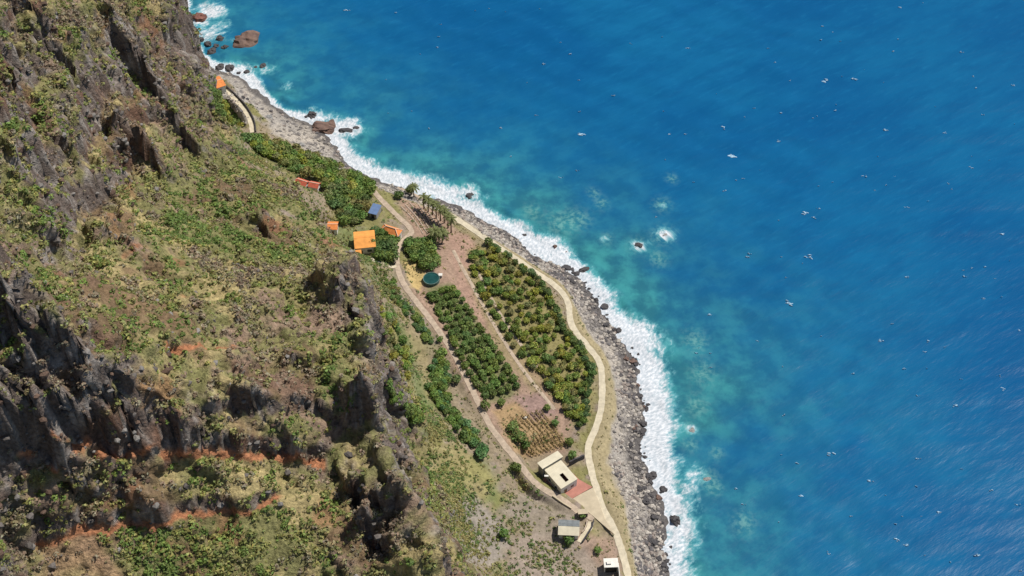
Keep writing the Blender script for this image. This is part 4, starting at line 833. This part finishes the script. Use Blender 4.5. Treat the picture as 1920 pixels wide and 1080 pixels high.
for u, v, z, r in PADS: q = at(u, v, z); pd = np.minimum(pd, np.maximum(np.hypot(GX-q[0], GY-q[1])-r*.75, 0)+1.2)
offp = ss(1.5, 2.2, pd)[:-1, :-1].ravel()
cq = (kq == 0) & near
slq = ss(.14, .42, nz)
rpq = ROCKP[:-1, :-1].ravel(); luq = LUSH[:-1, :-1].ravel(); drq = DRYP[:-1, :-1].ravel(); BIAS = .32*luq - .3*rpq + .1*drq
wgt = cq*ar*(1-.9*BARE[:-1, :-1].ravel())*(1-.55*rpq)*(1-.5*drq)*(.25+ss(-.25, .35, patchy+.3*nbq))*slq*(1-.93*np.clip(redq*1.3, 0, 1))
scatter(wgt, 36000, (.34, 1.2), [(.26,.195,.15),(.30,.25,.19),(.28,.24,.14),(.27,.26,.11),(.22,.235,.085),(.30,.29,.10),(.18,.245,.065),(.15,.21,.06)], PB, 'cliff_scrub', 'low olive and grey scrub covering the cliff', 'scrub', bias=BIAS)
fq = (kq == 1) & near; zq = Qc[:, 2]; tal = ss(13, 19, zq)
scatter(fq*ar*offp*(tal+.06+.45*ss(248, 228, Qc[:, 1])*ss(7, 9, zq))*(.25+ss(-.3, .3, patchy))*slq, 13000, (.2, .75), [(.32,.28,.12),(.25,.25,.09),(.17,.22,.07),(.14,.21,.07),(.28,.26,.15)], PB, 'slope_scrub', 'scattered low scrub on the grassy slope below the cliff', 'scrub')
scatter(fq*ar*offp*ss(7, 8, zq)*(1-tal)*ss(-.2, .3, patchy+.4*nbq), 3600, (.16, .45), [(.15,.19,.07),(.21,.205,.09),(.28,.22,.12)], PH, 'field_herbs', 'small green crop plants and weeds on the field soil', 'herbs')
scatter(fq*ar*offp*ss(4.2, 5, zq)*(1-ss(6.5, 7.5, zq)), 1500, (.12, .4), [(.30,.24,.12),(.24,.21,.09),(.17,.18,.07)], PH, 'verge_grass', 'dry grass tufts on the verge beside the coast path', 'grass', .7)
# rocks
def rock_proto(sd, sub=1, rough=.28):
    t = (1+5**.5)/2; r = random.Random(sd); import bmesh as _b
    bm = _b.new(); _b.ops.create_icosphere(bm, subdivisions=sub, radius=1); off_ = [r.uniform(0, 100) for _ in range(3)]
    for v in bm.verts:
        a_ = np.array([v.co.x*1.1+off_[0]]); b_ = np.array([v.co.y*1.1+off_[1]]); c_ = np.array([v.co.z*1.1+off_[2]]); k_ = 1 + rough*2*float(fbm(a_, b_, c_, oct=3)[0]) + .22*float(vn(a_*2.9, b_*2.9, c_*2.9)[0]); v.co *= k_
        for ax in range(3):
            if r.random() < .0: pass
        v.co.x = max(-.86, min(.9, v.co.x)); v.co.z = max(-.7, min(.78, v.co.z))
    _b.ops.triangulate(bm, faces=bm.faces); V = np.array([v.co[:] for v in bm.verts]); F = np.array([[q.index for q in f.verts] for f in bm.faces]); bm.free(); return V, F
PR = []
for i in range(5):
    V, F = rock_proto(900+i, 1); PR.append((V, F, np.tile(np.array([[1., 1, 1]]), (len(V), 1))))
M_COB = earth_mat('cobbles', 2.2, .75, 1.25, .4)
bq = (kq == 2) & near & (zq > .1); lowq = ss(400, 300, Qc[:, 1])
scatter(bq*ar*(.15+.85*lowq)*(.4+ss(-.2, .3, patchy)), 8000, (.16, .85), [(.22,.20,.185),(.34,.305,.265),(.42,.38,.33),(.28,.235,.205),(.13,.12,.12)], PR, 'beach_cobbles', 'grey and tan cobbles strewn over the beach', 'cobbles', .7, .1, M_COB)
scatter((kq == 0)*near*ar*(1-ss(.35, .7, nz))*(.3+ss(0, .3, nbq)), 2500, (.3, 1.2), [(.13,.115,.105),(.20,.185,.17),(.12,.08,.06)], PR, 'cliff_stones', 'loose stones and blocks lodged on the cliff ledges', 'stones', .8, 0, M_COB)
ROCKM = {}
def rock_me(sd, m, sub=3):
    k_ = (sd, m.name)
    if k_ not in ROCKM:
        V, F = rock_proto(sd, sub, .34); ROCKM[k_] = mesh_np('rock', V, F, m, smooth=False)
    return ROCKM[k_]
def rock(u, v, w_, d_, h_, m, label, name='sea_rock', cat='rock', group=None, z=None, sd=None):
    p_ = at(u, v, 0) if z is None else None
    if z is None: x, y = p_[0], p_[1]; z = max(gz(x, y), -.4)
    else: g = pix(u, v); x, y, z = g.x, g.y, g.z
    o = link(name, rock_me(random.randint(0, 9) if sd is None else sd, m), None, (x, y, z)); o.scale = (w_, d_, h_); o.rotation_euler[2] = random.uniform(-.5, .5); return tag(o, label, cat, group)
rock(461, 76, 6.2, 5.2, 3.2, M_BROWNR, 'large brown rock standing alone off the far beach', sd=1)
rock(372, 33, 4.2, 3.4, 2.6, M_REDR, 'red rock in the surf beside the cliff point', sd=2)
rock(586, 216, 2.6, 2.2, 2.0, M_BASALT, 'dark rock farthest out in the surf cluster below the far beach', sd=3)
rock(604, 243, 5.6, 3.0, 2.0, M_BROWNR, 'long tawny rock at the foot of the far beach', sd=4)
rock(617, 235, 2.8, 2.4, 2.2, M_BROWNR, 'brown rock behind the long tawny rock', sd=5)
rock(648, 245, 3.4, 1.6, 1.3, M_BASALT, 'low dark rock at the seaward end of the surf cluster', sd=6)
rock(668, 240, 1.6, .9, .8, M_BASALT, 'small dark rock just beyond the surf cluster', sd=7)
rock(881, 366, 1.9, 1.6, 1.2, M_BASALT, 'dark rock ringed by foam off the terraces', sd=8)
rock(1199, 459, 2.0, 1.2, .8, M_BASALT, 'dark rock in a small foam ring offshore', sd=9)
rock(1246, 441, 1.4, 1.0, .7, M_PALER, 'outermost pale rock breaking white water offshore', sd=1)
rock(1135, 447, 1.6, 1.2, .6, M_PALER, 'pale rock just awash off the upper surf', sd=2)
rock(1267, 976, 2.0, 2.0, 2.1, M_BASALT, 'big round black boulder in the surf at lower right', sd=3)
rock(1243, 920, 1.5, 1.3, 1.2, M_BASALT, 'grey boulder in the surf above the big black one', sd=4)
rock(1296, 806, 1.2, 1.0, .5, M_PALER, 'pale rock awash in the turquoise shallows', sd=5)
rock(1326, 898, 1.6, .9, .5, M_PALER, 'flat pale rock awash farthest out at lower right', sd=6)
rock(1338, 850, .9, .7, .35, M_PALER, 'tiny pale rock awash between the two larger ones', sd=7)
rock(1345, 920, .9, .7, .35, M_PALER, 'tiny pale rock beyond the flat awash rock', sd=8)
rock(1095, 506, 2.6, 1.3, 1.2, M_BASALT, 'long dark ledge jutting into the surf', sd=6)
rock(1062, 503, 1.9, 1.2, 1.0, M_BASALT, 'dark rock at the landward end of the long ledge', sd=7)
rock(1078, 512, 2.0, 1.0, .9, M_BASALT, 'dark rock tucked under the long ledge', sd=5)
rock(1041, 464, .9, .8, 1.5, M_BROWNR, 'upright brown rock in the white surf', sd=4)
rock(1062, 472, .7, .6, .5, M_BROWNR, 'small brown rock beside the upright one in the surf', sd=3)
rock(982, 440, 1.2, .8, .6, M_BASALT, 'small dark rock in the upper surf', sd=2)
rock(1222, 893, 1.9, 1.5, 1.3, M_BASALT, 'dark boulder at the surf edge below the farm building', sd=1)
rock(492, 124, 1.9, 1.5, 1.2, M_BASALT, 'dark rock in the foam off the far beach', sd=1)
for i, (u, v, r) in enumerate([(392,88,2.0),(398,102,2.4),(416,84,2.2),(424,102,2.0),(378,80,1.6),(408,95,1.5),(463,138,1.6),(448,138,1.1),(480,133,1.0),(432,130,2.6),(412,128,2.4),(455,184,1.3),(463,186,1.0),(505,222,1.8),(565,272,1.6),(575,222,1.0)]):
    g = pix(u, v); o = link('boulder', rock_me(i % 9, M_BASALT if i not in (13, 14) else M_PALER), None, (g.x, g.y, max(g.z, 0))); o.scale = (r*.9, r*.75, r*.6); o.rotation_euler[2] = random.uniform(0, 6); tag(o, 'boulder on the far beach, %s from the cliff point' % ordn(i), 'boulder', 'boulders on the far beach')
SECT = [(980,445,1080,515,26,'below the upper coast path'),(1085,520,1160,630,52,'below the windbreak'),(1160,630,1212,780,66,'below the middle coast path'),(1203,790,1232,930,56,'below the farm building'),(1225,930,1252,1095,58,'at the bottom right')]
sh_px = np.array(SHORE_PX, float)
for u0, v0, u1, v1, cnt, wh in SECT:
    for i, v in enumerate(sorted(random.uniform(v0, v1) for _ in range(int(cnt*.62)))):
        u = np.interp(v, sh_px[:, 1], sh_px[:, 0]) + random.gauss(-2, 9); g = pix(u, v)
        r = .35+1.0*random.random()**2.6; o = link('boulder', rock_me(random.randint(0, 8), M_BASALT if random.random() < .93 else M_BROWNR, 2), None, (g.x, g.y, max(gz(g.x, g.y), -.25))); o.scale = (r*random.uniform(.8, 1.25), r*random.uniform(.7, 1.1), r*random.uniform(.55, .9)); o.rotation_euler[2] = random.uniform(0, 6)
        tag(o, 'dark basalt boulder at the waterline %s, %s from the top' % (wh, ordn(i)), 'boulder', 'waterline boulders '+wh)
